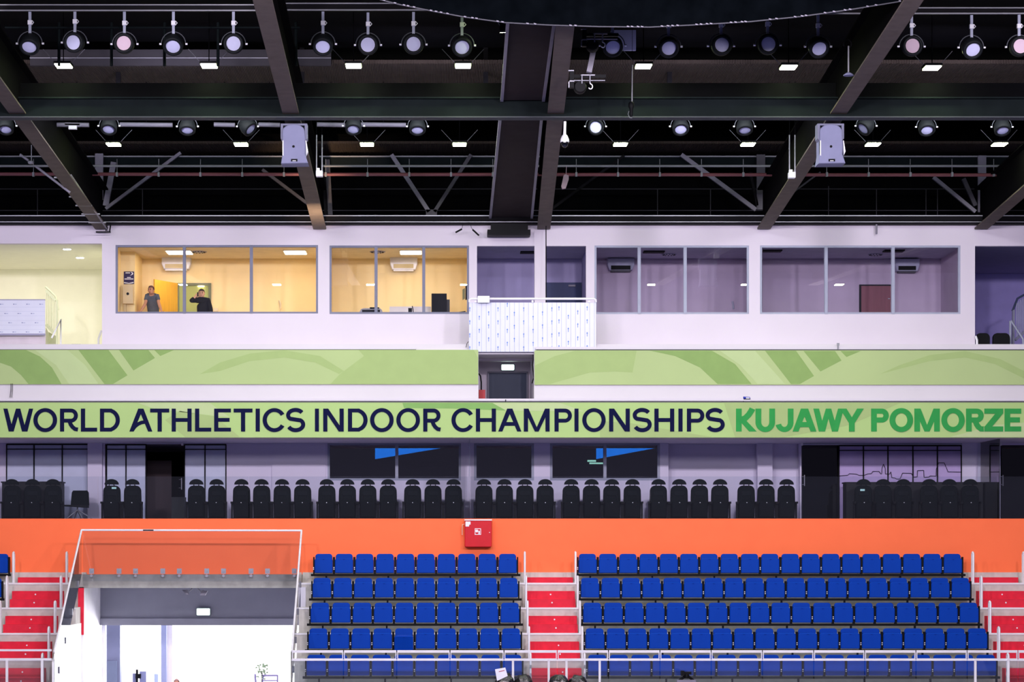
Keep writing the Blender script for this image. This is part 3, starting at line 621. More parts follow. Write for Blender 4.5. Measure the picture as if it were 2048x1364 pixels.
def glyph(ch, w_, s, h):                                 # w_ width, s stem, h bar thickness; 46 units tall, y down
    H = 46.; R_ = lambda x0, y0, x1, y1: [(x0, y0), (x1, y0), (x1, y1), (x0, y1)]
    D = lambda t0, b0, ww, ww2=None: [(t0, 0), (t0+ww, 0), (b0+(ww2 or ww), H), (b0, H)]
    if ch == 'I': return [R_(0, 0, w_, H)]
    if ch == 'L': return [R_(0, 0, s, H), R_(0, H-h, w_, H)]
    if ch == 'T': return [R_(0, 0, w_, h), R_((w_-s)/2, 0, (w_+s)/2, H)]
    if ch == 'H': return [R_(0, 0, s, H), R_(w_-s, 0, w_, H), R_(s, 19, w_-s, 19+h)]
    if ch == 'E': return [R_(0, 0, s, H), R_(0, 0, w_, h), R_(0, H-h, w_, H), R_(0, 18.8-(h-7.6)/2, w_*.92, 18.8+h-(h-7.6)/2)]
    if ch == 'N': return [R_(0, 0, s, H), R_(w_-s, 0, w_, H), [(0, 0), (s*1.2, 0), (w_, H), (w_-s*1.2, H)]]
    if ch == 'M': c_ = w_/2; return [R_(0, 0, s, H), R_(w_-s, 0, w_, H), [(0, 0), (s*1.1, 0), (c_+s*.45, H), (c_-s*.45, H)], [(w_-s*1.1, 0), (w_, 0), (c_+s*.45, H), (c_-s*.45, H)]]
    if ch == 'O': return arcs(w_/2, H/2, w_/2, H/2+1, s, h, 0, 360, 48)
    if ch == 'C': return arcs(w_*.545, H/2, w_*.545, H/2+1, s, h, 32, 328, 40)
    if ch == 'D': return [R_(0, 0, s, H), R_(0, 0, w_*.6, h), R_(0, H-h, w_*.6, H)]+arcs(w_*.42, H/2, w_*.58, H/2+.3, s, h, -72, 72, 26)
    if ch in 'PR':
        bh = 28.; o = [R_(0, 0, s, H), R_(0, 0, w_-bh/2, h), R_(0, bh-h, w_-bh/2, bh)]+arcs(w_-bh/2, bh/2, bh/2, bh/2, s*.95, h, -90, 90, 18)
        if ch == 'R': o += strokep([(w_*.53, bh-3), (w_*.60, bh+4), (w_*.70, bh+9), (w_*.84, H-5), (w_, H-h/2-.2)], s*.95)
        return o
    if ch == 'W':
        k = w_/59.6; e = s
        return [[(0, 0), (e, 0), (10.7*k+e+1, H), (10.7*k, H)], [(25.2*k, 0), (33.8*k, 0), (20.6*k, H), (12*k, H)] if s < 10 else [(24.5*k, 0), (35*k, 0), (23*k, H), (11*k, H)],
                [(25.2*k, 0), (33.8*k, 0), (45.8*k, H), (37.2*k, H)] if s < 10 else [(24.5*k, 0), (35*k, 0), (48*k, H), (36.5*k, H)], [(w_-e, 0), (w_, 0), (48.2*k, H), (48.2*k-e-1, H)]]
    if ch in 'Aa':
        c_ = w_/2; e = s*1.02; o = [[(c_-e*.62, 0), (c_+e*.55, 0), (e, H), (0, H)], [(c_-e*.55, 0), (c_+e*.62, 0), (w_, H), (w_-e, H)]]
        if ch == 'A': o.append(R_(w_*.24, 27, w_*.76, 27+h))
        else: o += strokep([(w_*.12, 44), (w_*.24, 36), (w_*.38, 31), (w_*.52, 28), (w_*.72, 26.5)], h*.95)
        return o
    if ch == 'S':
        tp = [(w_*.49+(w_*.40)*math.cos(math.radians(a)), 13.2-(10.6)*math.sin(math.radians(a))) for a in range(30, 231, 12)]
        bp = [(w_*.50+(w_*.405)*math.cos(math.radians(a)), 32-(11.3)*math.sin(math.radians(a))) for a in range(48, -166, -12)]
        return strokep(tp+bp, s*.97)
    if ch == 'K': return [R_(0, 0, s, H), [(w_*.52, H*.44), (w_*.50, H*.53), (w_, H), (w_-s*1.35, H), (s*.8, H*.58), (s*.8, H*.42)]]+strokep([(s*.8, 23), (w_*.45, 19), (w_*.62, 12), (w_*.76, 3), (w_*.79, 0)], s*1.05)
    if ch == 'U': return [R_(0, 0, s, 27), R_(w_-s, 0, w_, 27)]+arcs(w_/2, 27, w_/2, H+1-27, s, h, 180, 360, 24)
    if ch == 'J': return [R_(w_-s, 0, w_, 28)]+arcs(w_*.5, 28, w_*.5, H+1-28, s, h, 195, 360, 24)
    if ch == 'Y': c_ = w_/2; return [[(0, 0), (s*1.15, 0), (c_+s*.5, 27), (c_-s*.5, 29)], [(w_-s*1.15, 0), (w_, 0), (c_+s*.5, 29), (c_-s*.5, 27)], R_(c_-s/2, 25, c_+s/2, H)]
    if ch == 'Z': return [R_(0, 0, w_, h), R_(0, H-h, w_, H), [(w_-s*1.3, h-1), (w_, h-1), (s*1.3, H-h+1), (0, H-h+1)]]
    return []
WORDS = [('word_world', [('W', 6.8, 66.4), ('O', 67, 114.3), ('R', 120, 155.9), ('L', 162, 194.3), ('D', 200, 239.8)], 0),
         ('word_athletics', [('a', 258.8, 304.7), ('T', 300.4, 338.5), ('H', 343.4, 383.2), ('L', 390.2, 422.5), ('E', 428.3, 461.9), ('T', 467.4, 505), ('I', 511.3, 519.7), ('C', 525.4, 568.4), ('S', 572.9, 610)], 0),
         ('word_indoor', [('I', 629.9, 637.9), ('N', 646.5, 687.5), ('D', 695.9, 735.2), ('O', 740.2, 787.3), ('O', 792.6, 840), ('R', 846.5, 881)], 0),
         ('word_championships', [('C', 902.9, 945.5), ('H', 951.8, 991.8), ('A', 996.3, 1042.8), ('M', 1047.7, 1099.2), ('P', 1109, 1143.8), ('I', 1149, 1157), ('O', 1164.5, 1211.3), ('N', 1218.2, 1259.6), ('S', 1266, 1303), ('H', 1308.8, 1348.4), ('I', 1356.8, 1365.2), ('P', 1373.8, 1408.6), ('S', 1412, 1449)], 0),
         ('word_kujawy', [('K', 1472, 1513.5), ('U', 1511, 1550), ('J', 1550.6, 1587), ('A', 1585.2, 1632.8), ('W', 1626.7, 1687.5), ('Y', 1679.8, 1727.3)], 1),
         ('word_pomorze', [('P', 1742.2, 1777.6), ('O', 1779, 1826), ('M', 1828.6, 1879.6), ('O', 1882.6, 1929.3), ('R', 1932, 1967.5), ('Z', 1968.6, 2006.3), ('E', 2009, 2042.4)], 1)]
for nm, letters, bold in WORDS:
    b = MB(); s, h = (11.4, 10.2) if bold else (8.3, 7.6)
    for k, (ch, a, c_) in enumerate(letters):
        for j, poly in enumerate(glyph(ch, c_-a, s, h)):
            b.prism(pp([(a+u, 817.2+v*45.8/46) for u, v in poly], YL-.006), YL-.010-k % 2*.006-j*.0001, YL-.0035)
    o = b.build('lettering', M_glet if bold else M_navy, t)
    o['label'] = ('dark green bold letters ' if bold else 'navy capital letters ')+nm.split('_')[1].upper()
# small flag over the banner, cable ends
t = thing('small_flag', 'tiny blue flag standing on the banner top at the right', 'flag', P(1487, 803, -.04))
MB().tube([P(1487, 803, -.04), P(1487, 794, -.04)], .008, 5).build('pole', M_bkplast, t)
MB().prism(pp([(1486.5, 793), (1500, 794), (1501, 799), (1487, 799)], -.05), -.05, -.04).prism(pp([(1492, 795), (1499, 795.3), (1499, 797), (1492, 797)], -.055), -.055, -.05, 1).build('cloth', [mat('flag_blue', '1c2b9a', .6), M_white], t)
tag(MB().tube([P(1033.3-22, 799, -.07), P(1033.3-22, 803.5, -.07)], .01, 5).build('peg', M_bkplast), 'tiny black peg on the banner top below the stair door', 'peg')
for k, (a, c_) in enumerate(((22, 20), (25, 23.5))):
    tag(MB().tube([P(a, 767, YB1-.03), P(a-.3, 780, YB1-.03), P(c_, 795, YB1-.03)], .007, 5).build('loose_strap', M_bkplast), '%s thin black strap hanging under the left green banner' % ('left', 'right')[k], 'strap', 'loose straps')
tag(MB().tube([P(1676, 698, .4), P(1676, 688, .4)], .015, 6).pb(1674, 686, 1679, 691, .38, .03).build('clamp_post', M_pipe), 'tiny grey clamp standing on the upper banner edge below the right windows', 'clamp')

# ------------------------------------------------------------ balcony between the windows
t = thing('balcony', 'balcony front clad in white film sheets printed with blue arrows', 'balcony', P(1065, 700, .62))
b = MB(); Yc = .49
b.pb(938, 605, 1192, 703.5, Yc, .008)
k = 0
xs = [940+i*9.4 for i in range(27)]
for i, xx in enumerate(xs): b.pb(xx+4, 605, xx+4.6, 703.5, Yc-.002, .002, 1)
for i, xx in enumerate([939.6, 958.6, 977.3, 996, 1014.6, 1028.6, 1047.4, 1066.2, 1085, 1103.8, 1118, 1136.6, 1155.6, 1174.3]):
    ph = (12, 29, 20, 12, 3, 21, 12, 29, 20, 12, 10, 27, 18, 10)[i]
    for j in range(4):
        yy = 605+ph+j*26
        if yy > 696: break
        b.pb(xx-.5, yy, xx+.5, yy+6, Yc-.003, .003, 2); b.prism(pp([(xx, yy-3.2), (xx+1.7, yy), (xx-1.7, yy)], Yc-.003), Yc-.003, Yc, 2)
b.build('film_panel', [mat('film_white', 'c9cce0', .3, var=.02), mat('film_line', '8d96b4', .5), mat('film_arrow', '4f74c8', .5)], t)
b = MB(); b.tube([P(939, 604, Yc-.05), P(939, 599.5, Yc-.06), P(943, 597.5, Yc-.06), P(1188, 597.5, Yc-.06), P(1191.5, 600, Yc-.06), P(1191.5, 604, Yc-.05)], .03, 8); b.build('handrail', M_rail, t)
for xx in (951, 1065, 1178): MB().pb(xx-1.8, 600, xx+1.8, 605, Yc-.03, .05).build('post', M_rail, t)
MB().prism([(X(a_, Yc), Z(c_, Yc)) for a_, c_ in ((955, 593), (979, 593), (979, 606.5), (955, 606.5))], Yc-.14, Yc-.09, ch=.008).build('card_holder', M_white, t)
tag(MB().tube([P(937, 683, .5), P(934, 687, .5), P(932, 695, .5)], .007, 5).build('cable_end', M_bkplast), 'short black cable end by the lower left corner of the balcony', 'cable')
# exit sign, hose and red box in the stair door niche
def exit_sign(cx, cy, w_, h_, Y, lab):
    t = thing('exit_sign', lab, 'sign', P(cx, cy, Y), 'lit exit signs')
    MB().prism(rrect(X(cx-w_/2-1.5, Y), X(cx+w_/2+1.5, Y), Z(cy+h_/2+1.5, Y), Z(cy-h_/2-1.5, Y), .03), Y-.05, Y).build('sign_case', mat('sign_case', '6f7a80', .5), t)
    MB().prism(rrect(X(cx-w_/2, Y), X(cx+w_/2, Y), Z(cy+h_/2, Y), Z(cy-h_/2, Y), .02), Y-.055, Y-.05).build('lit_face', mat('sign_light', 'e6fff6', .5, emit=5, var=0), t)
    MB().pb(cx-w_*.4, cy-h_*.3, cx-w_*.36, cy+h_*.3, Y-.06, .004).pb(cx+w_*.36, cy-h_*.3, cx+w_*.39, cy+h_*.3, Y-.06, .004).build('mark', mat('sign_mint', '9fe6d2', .5, emit=2, var=0), t)
exit_sign(1015.5, 735, 25, 11, YN-.01, 'small lit exit sign over the navy door between the green banners')
exit_sign(407, 1223.5, 26, 13, YB-.02, 'lit exit sign on the lintel of the stairwell opening')
t = thing('hose_box', 'red hose box in the niche beside the navy door', 'hose box', P(963, 800, 1.2))
MB().pb(957.5, 779.5, 970.5, 815, 1.2, .3).build('box', mat('fire_red', 'a8101c', .4), t)
MB().tube([P(957, 747, 1.3), P(961, 752, 1.3), P(962.5, 765, 1.3), P(962.5, 781, 1.3)], .02, 8).build('hose', M_bkplast, t)
tag(MB().tube([P(1066, 703, .66), P(1067, 715, .66), P(1065, 730, .66), P(1067.5, 755, .66), P(1064, 767, .66)], .014, 6).build('loose_cable', M_bkplast), 'thin loose cable hanging down the right side of the stair niche', 'cable')

# ------------------------------------------------------------ upper rooms behind the windows
def room(px0, px1, depth, wallm, ceilm, ztop=None, floorm=None):
    a, c_ = X(px0, YW), X(px1, YW); y0, y1 = YW+.18, YW+.18+depth; zt = ztop or Z(489.5, YW)
    struct('wall_back', MB().box(a, c_, y1, y1+.08, FZ, zt), wallm)
    struct('wall_left', MB().box(a-.06, a, y0, y1+.08, FZ, zt+.1), wallm); struct('wall_right', MB().box(c_, c_+.06, y0, y1+.08, FZ, zt+.1), wallm)
    struct('ceiling', MB().box(a-.06, c_+.06, y0, y1+.08, zt, zt+.06), ceilm)
    return y1
RD = 2.55
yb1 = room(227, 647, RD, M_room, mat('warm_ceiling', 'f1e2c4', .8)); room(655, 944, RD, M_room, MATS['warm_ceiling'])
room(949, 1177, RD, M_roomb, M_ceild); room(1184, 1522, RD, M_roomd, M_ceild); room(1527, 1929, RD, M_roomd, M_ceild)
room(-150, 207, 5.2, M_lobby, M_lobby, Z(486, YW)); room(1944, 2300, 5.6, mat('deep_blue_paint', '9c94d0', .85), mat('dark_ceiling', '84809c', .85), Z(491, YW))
M_win = mat('room_lamp', 'ffe7bc', .5, emit=29, var=0)
def ceil_lamp(px0, px1, py, lab, Yq, dep=.62):
    zt = Z(489.5, YW); xa, xb = X(px0, Yq), X(px1, Yq)
    t = thing('ceiling_light', lab, 'ceiling light', ((xa+xb)/2, Yq, zt), 'lit ceiling panels')
    MB().box(xa-.03, xb+.03, Yq-.03, Yq+dep+.03, zt-.02, zt).build('frame', M_white, t); MB().box(xa, xb, Yq, Yq+dep, zt-.03, zt-.02).build('diffuser', M_win, t)
for a, c_, lab in ((332, 380, 'bright ceiling panel over the two people, left lit room'), (568, 610, 'bright ceiling panel at the right end of the left lit room'), (801, 842, 'bright ceiling panel of the right lit room')):
    ceil_lamp(a, c_, 500, lab, 2.85)
def aircon(px0, px1, py0, py1, lab, lit=True, back=None, mw=None):
    Yq = YW+.18+RD-.26; cx = (px0+px1)/2
    t = thing('air_conditioner', lab, 'air conditioner', P(cx, py0, Yq), 'wall air conditioners')
    mw = mw or M_white
    MB().prism([(X(a_, Yq), Z(c_, Yq)) for a_, c_ in ((px0, py0), (px1, py0), (px1, py0+14), (px1-4, py1-3), (px0+4, py1-3), (px0, py0+14))], Yq, Yq+.25, ch=.02).build('casing', mw, t)
    MB().pb(px0+7, py0+15, px1-8, py0+23, Yq-.01, .02).build('grille', mat('grille_lit', 'c9b98e', .6) if lit else M_bkplast, t)
    MB().pb(px0+7, py1-3, px1-8, py1, Yq+.03, .2).build('louvre', mw if lit else M_strutd, t)
aircon(323, 381, 513, 541, 'white air conditioner over the heads of the two people')
aircon(780, 835, 513, 542, 'white air conditioner in the right lit room')
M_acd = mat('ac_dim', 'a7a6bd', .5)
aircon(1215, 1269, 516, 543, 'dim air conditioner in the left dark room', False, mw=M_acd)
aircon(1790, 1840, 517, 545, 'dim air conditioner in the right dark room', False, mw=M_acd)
for (cx, yy, lab) in ((398, 3.1, 'left lit room'), (755, 3.1, 'right lit room'), (1338, 3.6, 'left dark room'), (1751, 3.6, 'right dark room')):
    zt = Z(489.5, YW); xc = X(cx, yy); t = thing('ceiling_vent', 'round ceiling vent in the '+lab, 'vent', (xc, yy, zt), 'round ceiling vents')
    MB().lathe([(.2, 0), (.2, -.015), (.1, -.02)], (xc, yy, zt), 'z', 20).build('plate', M_acd, t)
    for k in range(12):
        a_ = k*PI/6; MB().box(xc+.15*math.cos(a_)-.02, xc+.15*math.cos(a_)+.02, yy+.15*math.sin(a_)-.02, yy+.15*math.sin(a_)+.02, zt-.028, zt-.016).build('slot', M_bkplast, t)
for (a, c_, yy, lab) in ((1288, 1330, 2.9, 'left dark room'), (1525, 1565, 2.7, 'far left of the right dark room'), (1770, 1810, 2.7, 'middle of the right dark room'), (1041, 1070, 3.0, 'open blue room')):
    tag(MB().box(X(a, yy), X(c_, yy), yy, yy+.35, Z(489.5, YW)-.03, Z(489.5, YW)).build('unlit_panel', M_beamd), 'unlit ceiling panel in the '+lab, 'ceiling light', 'unlit ceiling panels')
# windows: frame, mullions, one pane each
def window(n, px0, px1, py0, py1, mull, fm, Y=YW+.02, gm=M_glass, th=4, dep=.1, sill=True):
    b = MB(); b.pb(px0, py0, px1, py0+th, Y, dep).pb(px0, py1-th, px1, py1, Y, dep).pb(px0, py0+th, px0+th, py1-th, Y, dep).pb(px1-th, py0+th, px1, py1-th, Y, dep)
    for m_ in mull: b.pb(m_-3, py0, m_+3, py1, Y-.02, dep)
    wn = struct('window_%d' % n, b, fm)
    xs_ = [px0+th]+[q for m_ in mull for q in (m_-3, m_+3)]+[px1-th]
    for i in range(0, len(xs_), 2):
        struct('pane', MB().pb(xs_[i], py0+th, xs_[i+1], py1-th, Y+.05, .008), gm, wn)
    return wn
window(2, 231, 636, 490, 627.5, [368.5, 502.5], M_frame); window(3, 659, 938, 491, 628, [752, 847.5], M_frame)
window(4, 1189, 1498, 491, 628.5, [1278.5, 1370.5], M_frame_l); window(5, 1520, 1921, 491, 628.5, [1652.5, 1786.5], M_frame_l)
# left lit room furnishing
Yb = YW+.18+RD
struct('wall_column', MB().box(X(227, YW), X(270, 3.1), 3.1, Yb, FZ, Z(489.5, YW)), M_room)
t = thing('wall_poster', 'dark navy poster with white lettering lines on the column', 'poster', P(258, 555, 3.08))
b = MB(); b.pb(247.5, 543, 268, 568, 3.07, .02)
b.pb(251, 544.8, 260, 546.6, 3.064, .006, 1).pb(254, 554, 261.5, 555.6, 3.064, .006, 1).pb(249, 557, 266.5, 558.8, 3.064, .006, 1)
b.prism(pp(arc(262, -547, 5, 4, -70, 80, 10) and [(261, 543.6), (265.5, 545), (266.5, 547.5), (264, 550), (260, 550.8), (263, 549), (264.2, 547), (262.5, 545)], 3.064), 3.064, 3.07, 1)
b.prism(pp([(248, 564.2), (258, 566), (267, 564), (267, 566), (258, 567.4), (248, 566)], 3.064), 3.064, 3.07, 1)
b.build('sheet', [mat('poster_navy', '2b1f52', .6), M_white], t)
t = thing('wall_cabinet', 'beige metal box with a round black knob below the poster', 'cabinet', P(256, 590, 2.95))
MB().pb(245.5, 569, 266, 607, 2.9, .2).build('body', mat('cabinet_beige', 'd8c49c', .5), t)
MB().lathe([(.033, -.02), (.036, 0)], P(255.5, 587.5, 2.9), 'y', 14).build('knob', M_bkplast, t)
tag(MB().pb(247, 607, 252, 640, 3.0, .08).build('conduit', mat('conduit_beige', 'cdb88e', .5)), 'pale conduit running down below the beige box', 'conduit')
d = struct('door_3', MB().add([tuple(P(307, 558.5, 3.3)), tuple(P(353.5, 566.5, Yb-.03)), tuple(P(353.5, 700, Yb-.03)), tuple(P(307, 707, 3.3)),
    tuple(P(309.5, 558.5, 3.26)), tuple(P(355.5, 566.5, Yb-.06)), tuple(P(355.5, 700, Yb-.06)), tuple(P(309.5, 707, 3.26))],
    [(0, 1, 2, 3), (7, 6, 5, 4), (0, 4, 5, 1), (1, 5, 6, 2), (2, 6, 7, 3), (3, 7, 4, 0)]), mat('beech_door', 'f0b73a', .45, var=.08, stretch=(6, 6, .6)))
b = MB(); b.pb(353, 571, 358, 700, Yb-.05, .06).pb(417, 571, 422, 700, Yb-.05, .06).pb(353, 566, 422, 571, Yb-.05, .06)
struct('door_frame', b, mat('green_grey_frame', '6d7355', .5))
struct('wall_corridor', MB().pb(358, 571, 417, 700, Yb-.012, .01), mat('corridor_green', 'a3ac68', .8))
tag(MB().pb(396, 571.5, 408, 573.2, Yb-.04, .02).build('corridor_lamp', M_win), 'tiny lit lamp at the top of the open doorway', 'lamp')
t = thing('wall_phone', 'cream telephone handset on the right wall of the left lit room', 'telephone', P(561, 610, Yb-.05))
MB().tube([P(559, 601, Yb-.04), P(561.5, 609, Yb-.05), P(561, 617, Yb-.04)], .03, 8).build('handset', mat('cream_plastic', 'ead9b4', .4), t)
MB().tube([P(561, 617, Yb-.04), P(559.5, 621, Yb-.04), P(563, 625, Yb-.04)], .008, 5).build('cord', MATS['cream_plastic'], t)
tag(MB().pb(427, 616, 436, 622, Yb-.04, .04).build('wall_socket', MATS['cream_plastic']), 'small cream wall socket beside the person on the phone', 'socket')
# right lit room furnishing
tag(MB().pb(863, 587, 893.5, 626.5, 2.5, .06).build('monitor', M_bkplast), 'large black monitor seen from behind at the right lit window', 'monitor', 'computer monitors')
tag(MB().pb(888, 599, 899.5, 627, 2.62, .06).build('monitor', mat('dark_grey_plastic', '2c2a2c', .5)), 'narrow black monitor tucked behind the large monitor', 'monitor', 'computer monitors')
t = thing('wall_television', 'thin black television on the right wall of the right lit room', 'television', P(934, 585, 2.5))
MB().box(X(931, 2.4), X(936, 2.4), 2.4, 2.6, Z(598, 2.4), Z(570, 2.4)).build('screen', M_bkplast, t)
MB().prism(pp([(925, 579), (930, 576), (930, 597), (925, 600)], 2.5), 2.5, 2.53).build('bracket', mat('olive_metal', '8d8a5e', .5), t)
t = thing('desk_divider', 'low white desk divider behind the middle of the right lit window', 'divider', P(820, 620, 3))
MB().pb(779, 614, 862, 633, 3.0, .04).pb(779, 613, 862, 614.2, 2.99, .06).build('board', mat('divider_white', 'd8d2d6', .4), t)
tag(MB().pb(816.5, 616, 824, 627, 2.45, .1).tube([P(824.5, 612, 2.5), P(826, 619, 2.5), P(826.5, 626, 2.5)], .012, 6).build('desk_phone', M_bkplast), 'small black desk telephone against the white divider', 'telephone')
t = thing('desk_printer', 'black and silver printer at the left of the right lit window', 'printer', P(741, 622, 2.4))
MB().prism(pp([(718, 626), (722, 618), (728, 616.5), (760, 616.5), (764, 620), (766, 627), (718, 627)], 2.3), 2.3, 2.7).build('body', mat('silver_plastic', '9a97a0', .4), t)
MB().pb(724, 619.5, 760, 624.5, 2.28, .03).pb(739.5, 614.5, 758, 618, 2.3, .3).build('dark_panel', M_bkplast, t)
tag(MB().prism(pp([(905, 625.5), (931, 622), (931, 626.5), (905, 627)], 2.4), 2.4, 2.9).build('laptop', M_bkplast), 'flat black laptop at the right corner of the right lit window', 'laptop')
for n, a, c_, lab in ((1, 700, 936, 'right'), (0, 300, 420, 'left')):
    tag(MB().box(X(a, 2.3), X(c_, 2.3), 2.02, 3.1 if n else 2.34, Z(627, 2.3)-.04, Z(627, 2.3)).box(X(a, 2.3), X(a, 2.3)+.05, 2.3, 2.35, FZ, Z(640, 2.3)).box(X(c_, 2.3)-.05, X(c_, 2.3), 2.3, 2.35, FZ, Z(640, 2.3)).build('desk', mat('desk_white', 'ddd6cf', .5)), 'white desk under the %s lit window' % lab, 'desk', 'desks at the lit windows')
# dark rooms
d = struct('door_4', MB().pb(1722, 571.5, 1783, 700, Yb-.04, .04), mat('brown_door', '7d4450', .5, var=.08, stretch=(6, 6, .6)))
struct('door_frame', MB().pb(1719, 571.5, 1722.5, 700, Yb-.06, .06).pb(1719, 569, 1788, 571.5, Yb-.06, .06).pb(1783, 571.5, 1788, 700, Yb-.06, .06), M_bkplast, d)
struct('door_handle', MB().pb(1776, 596.5, 1780, 598, Yb-.08, .04), M_grey, d)
d = struct('door_5', MB().pb(1091, 565, 1163, 700, Yb-.04, .04), mat('blue_door', '1e2c5c', .5))
struct('door_closer', MB().pb(1137, 569.5, 1151, 573, Yb-.1, .06), M_strut, d)
tag(MB().tube([P(1465, 603, Yb-.04), P(1466.5, 611, Yb-.05), P(1467, 618, Yb-.04)], .025, 8).build('wall_phone', M_acd), 'dim telephone handset on the wall of the left dark room', 'telephone')
# left lobby: media wall, stairs rail, downlights
t = thing('media_wall', 'white press backdrop with rows of tiny blue marks at the far left', 'backdrop', P(45, 635, 2.6))
b = MB(); Ym = 2.3; b.pb(-40, 600.5, 90, 667, Ym, .05)
for k, yy in enumerate((608.5, 627, 645.5, 664)):
    for i in range(-1, 5):
        xx = (0, 9, 17, -1)[k]+i*26.4+3
        if xx < 84: b.pb(xx-3, yy-.8, xx-1, yy+.7, Ym-.003, .003, 1).pb(xx-.4, yy-.4, xx+4, yy+.5, Ym-.003, .003, 2)
for yy in (614, 622.5, 631.5, 641, 650, 659): b.pb(-40, yy, 90, yy+.4, Ym-.002, .002, 3)
b.build('sheet', [mat('backdrop_white', 'dfe2f4', .5, var=.02), mat('mark_blue', '4a5a9a', .5), mat('mark_light', '9aa6cf', .5), mat('seam', 'c2c8e2', .5)], t)
MB().pb(-40, 598.5, 90, 600.5, Ym, .06).pb(-40, 667, 90, 670.5, Ym, .08).build('frame', mat('backdrop_frame', '9a98b8', .4), t)
struct('wall_lobby_low', MB().pb(-60, 660, 90.5, 700, 2.5, .1), mat('lobby_low_wall', 'd6cbd6', .8))
t = thing('stair_railing', 'pale green steel stair railing with bars in the left lobby', 'railing', P(105, 690, 3))
Yr = 3.2; RW = mat('railing_pale', 'd3d8b4', .4)
MB().tube([P(91, 574, Yr), P(100, 582, Yr), P(111, 593, Yr), P(117, 620, Yr)], .025, 8).build('top_rail', RW, t)
MB().bar(P(92, 581, Yr), P(111, 601, Yr), .05, .06).bar(P(92, 649, Yr), P(108, 666, Yr), .05, .08).bar(P(114, 600, Yr), P(114, 709, Yr), .05, .05).build('frame', RW, t)
for i in range(6): MB().tube([P(93.5+i*3.2, 586+i*3.2, Yr), P(93.5+i*3.2, 651+i*2.9, Yr)], .01, 6).build('baluster', RW, t)
MB().tube([P(103.5, 676, 2.9), P(122, 638.5, 2.9), P(121.5, 700, 2.9)], .026, 8).build('lower_rail', M_white, t)
MB().prism(pp([(92, 655), (96, 665), (97, 700), (92, 700)], 3.3), 3.3, 3.35).prism(pp([(97, 664), (112, 672), (116, 700), (97, 700)], 3.4), 3.4, 3.45).build('stair_side', mat('stair_side_green', 'b9bd9a', .7), t)
tag(MB().tube([P(203, 661, 2.6), P(197, 678, 2.6), P(197, 700, 2.6)], .026, 8).build('stair_rail_end', M_white), 'white bent rail end at the right side of the left lobby', 'rail')
t = thing('lobby_seat_back', 'grey green chair back peeping over the ledge of the left lobby', 'chair', P(151, 692, 2.6))
MB().prism(pp([(141, 706), (143, 688), (161, 688), (162, 706)], 2.6), 2.6, 2.65).build('backrest', mat('grey_green', '7c8468', .6), t)
M_dl = mat('downlight', 'ffffee', .5, emit=20, var=0)
zt = Z(486, YW)
for (a, yy, lab) in ((134, 2.9, 'front'), (160, 4.6, 'rear')):
    t = thing('downlight', '%s round downlight in the ceiling of the left lobby' % lab, 'downlight', (X(a, yy), yy, zt), 'lobby downlights')
    MB().lathe([(.1, -.02), (.1, -.012)], (X(a, yy), yy, zt), 'z', 18).build('lit_disc', M_dl, t); MB().lathe([(.12, -.012), (.12, 0)], (X(a, yy), yy, zt), 'z', 18).build('ring', M_white, t)
area((X(100, 4), 4.2, zt-.15), (X(120, 4), 4.6, FZ), 95, (1, 1, .80), 3, 2.5)
# right lobby: chairs and stair rail
for k, (a, c_) in enumerate(((1952, 1980), (1986, 2020))):
    t = thing('lobby_chair', '%s black rounded chair back behind the ledge of the right lobby' % ('left', 'right')[k], 'chair', P((a+c_)/2, 695, 2.3), 'black chairs in the right lobby')
    MB().prism(rrect(X(a, 2.3), X(c_, 2.3), Z(700, 2.3), Z(666, 2.3), .12, .03), 2.3, 2.38, ch=.01).build('backrest', M_bkplast, t)
t = thing('stair_railing', 'dark blue stair railing with a pale handrail in the right lobby', 'railing', P(2030, 690, 3.2))
MB().tube([P(2025, 622, 3.2), P(2035, 597, 3.2), P(2060, 583, 3.2)], .028, 8).build('top_rail', M_door, t)
MB().bar(P(2027, 620, 3.2), P(2026, 709, 3.2), .06, .06).bar(P(2030, 680, 3.2), P(2060, 655, 3.2), .05, .07).build('frame', M_frame, t)
for i in range(5): MB().tube([P(2034+i*4, 606-i*3, 3.2), P(2034+i*4, 676-i*3, 3.2)], .012, 6).build('baluster', M_frame_l, t)
MB().tube([P(2020.5, 700, 2.6), P(2020.5, 642, 2.6), P(2022, 641, 2.6), P(2046, 678, 2.6), P(2047, 700, 2.6)], .028, 8).build('handrail', M_frame_l, t)
tag(MB().tube([P(1951, 672, 1.7), P(1954, 680, 1.7), P(1954, 696, 1.7)], .03, 8).build('rail_bend', M_white), 'white bent rail end at the left jamb of the right lobby', 'rail')

# ------------------------------------------------------------ lounge glazing, doors
M_fros = mat('frosted_panel', 'c4cae6', .35, var=.04)
M_fros2 = mat('lilac_panel_print', 'bca8dc', .4, var=.05)
def panels(n, edges, top, m, handle=None, tr=9):
    wn = None
    b = MB()
    for e in edges: b.pb(e-.9, top, e+.9, 1060, YV-.022, .08)
    b.pb(edges[0], top-1, edges[-1], top+1.5, YV-.02, .08).pb(edges[0], top+tr, edges[-1], top+tr+1.6, YV-.02, .08)
    wn = struct('window_%d' % n, b, M_bkplast)
    for a, c_ in zip(edges[:-1], edges[1:]):
        struct('frosted_pane', MB().pb(a+1.3, top+tr+1.6, c_-1.3, 1060, YV+.02, .02), m, wn)
        struct('transom_pane', MB().pb(a+1.3, top+1.5, c_-1.3, top+tr, YV+.02, .02), m, wn)
    return wn
panels(6, [13, 68, 124.5, 176], 888.5, M_fros); panels(7, [213, 252, 292], 889, M_fros); panels(8, [369, 410, 452], 889, M_fros)
wn = panels(9, [1678, 1727, 1776, 1826, 1875, 1923], 891, M_fros2)
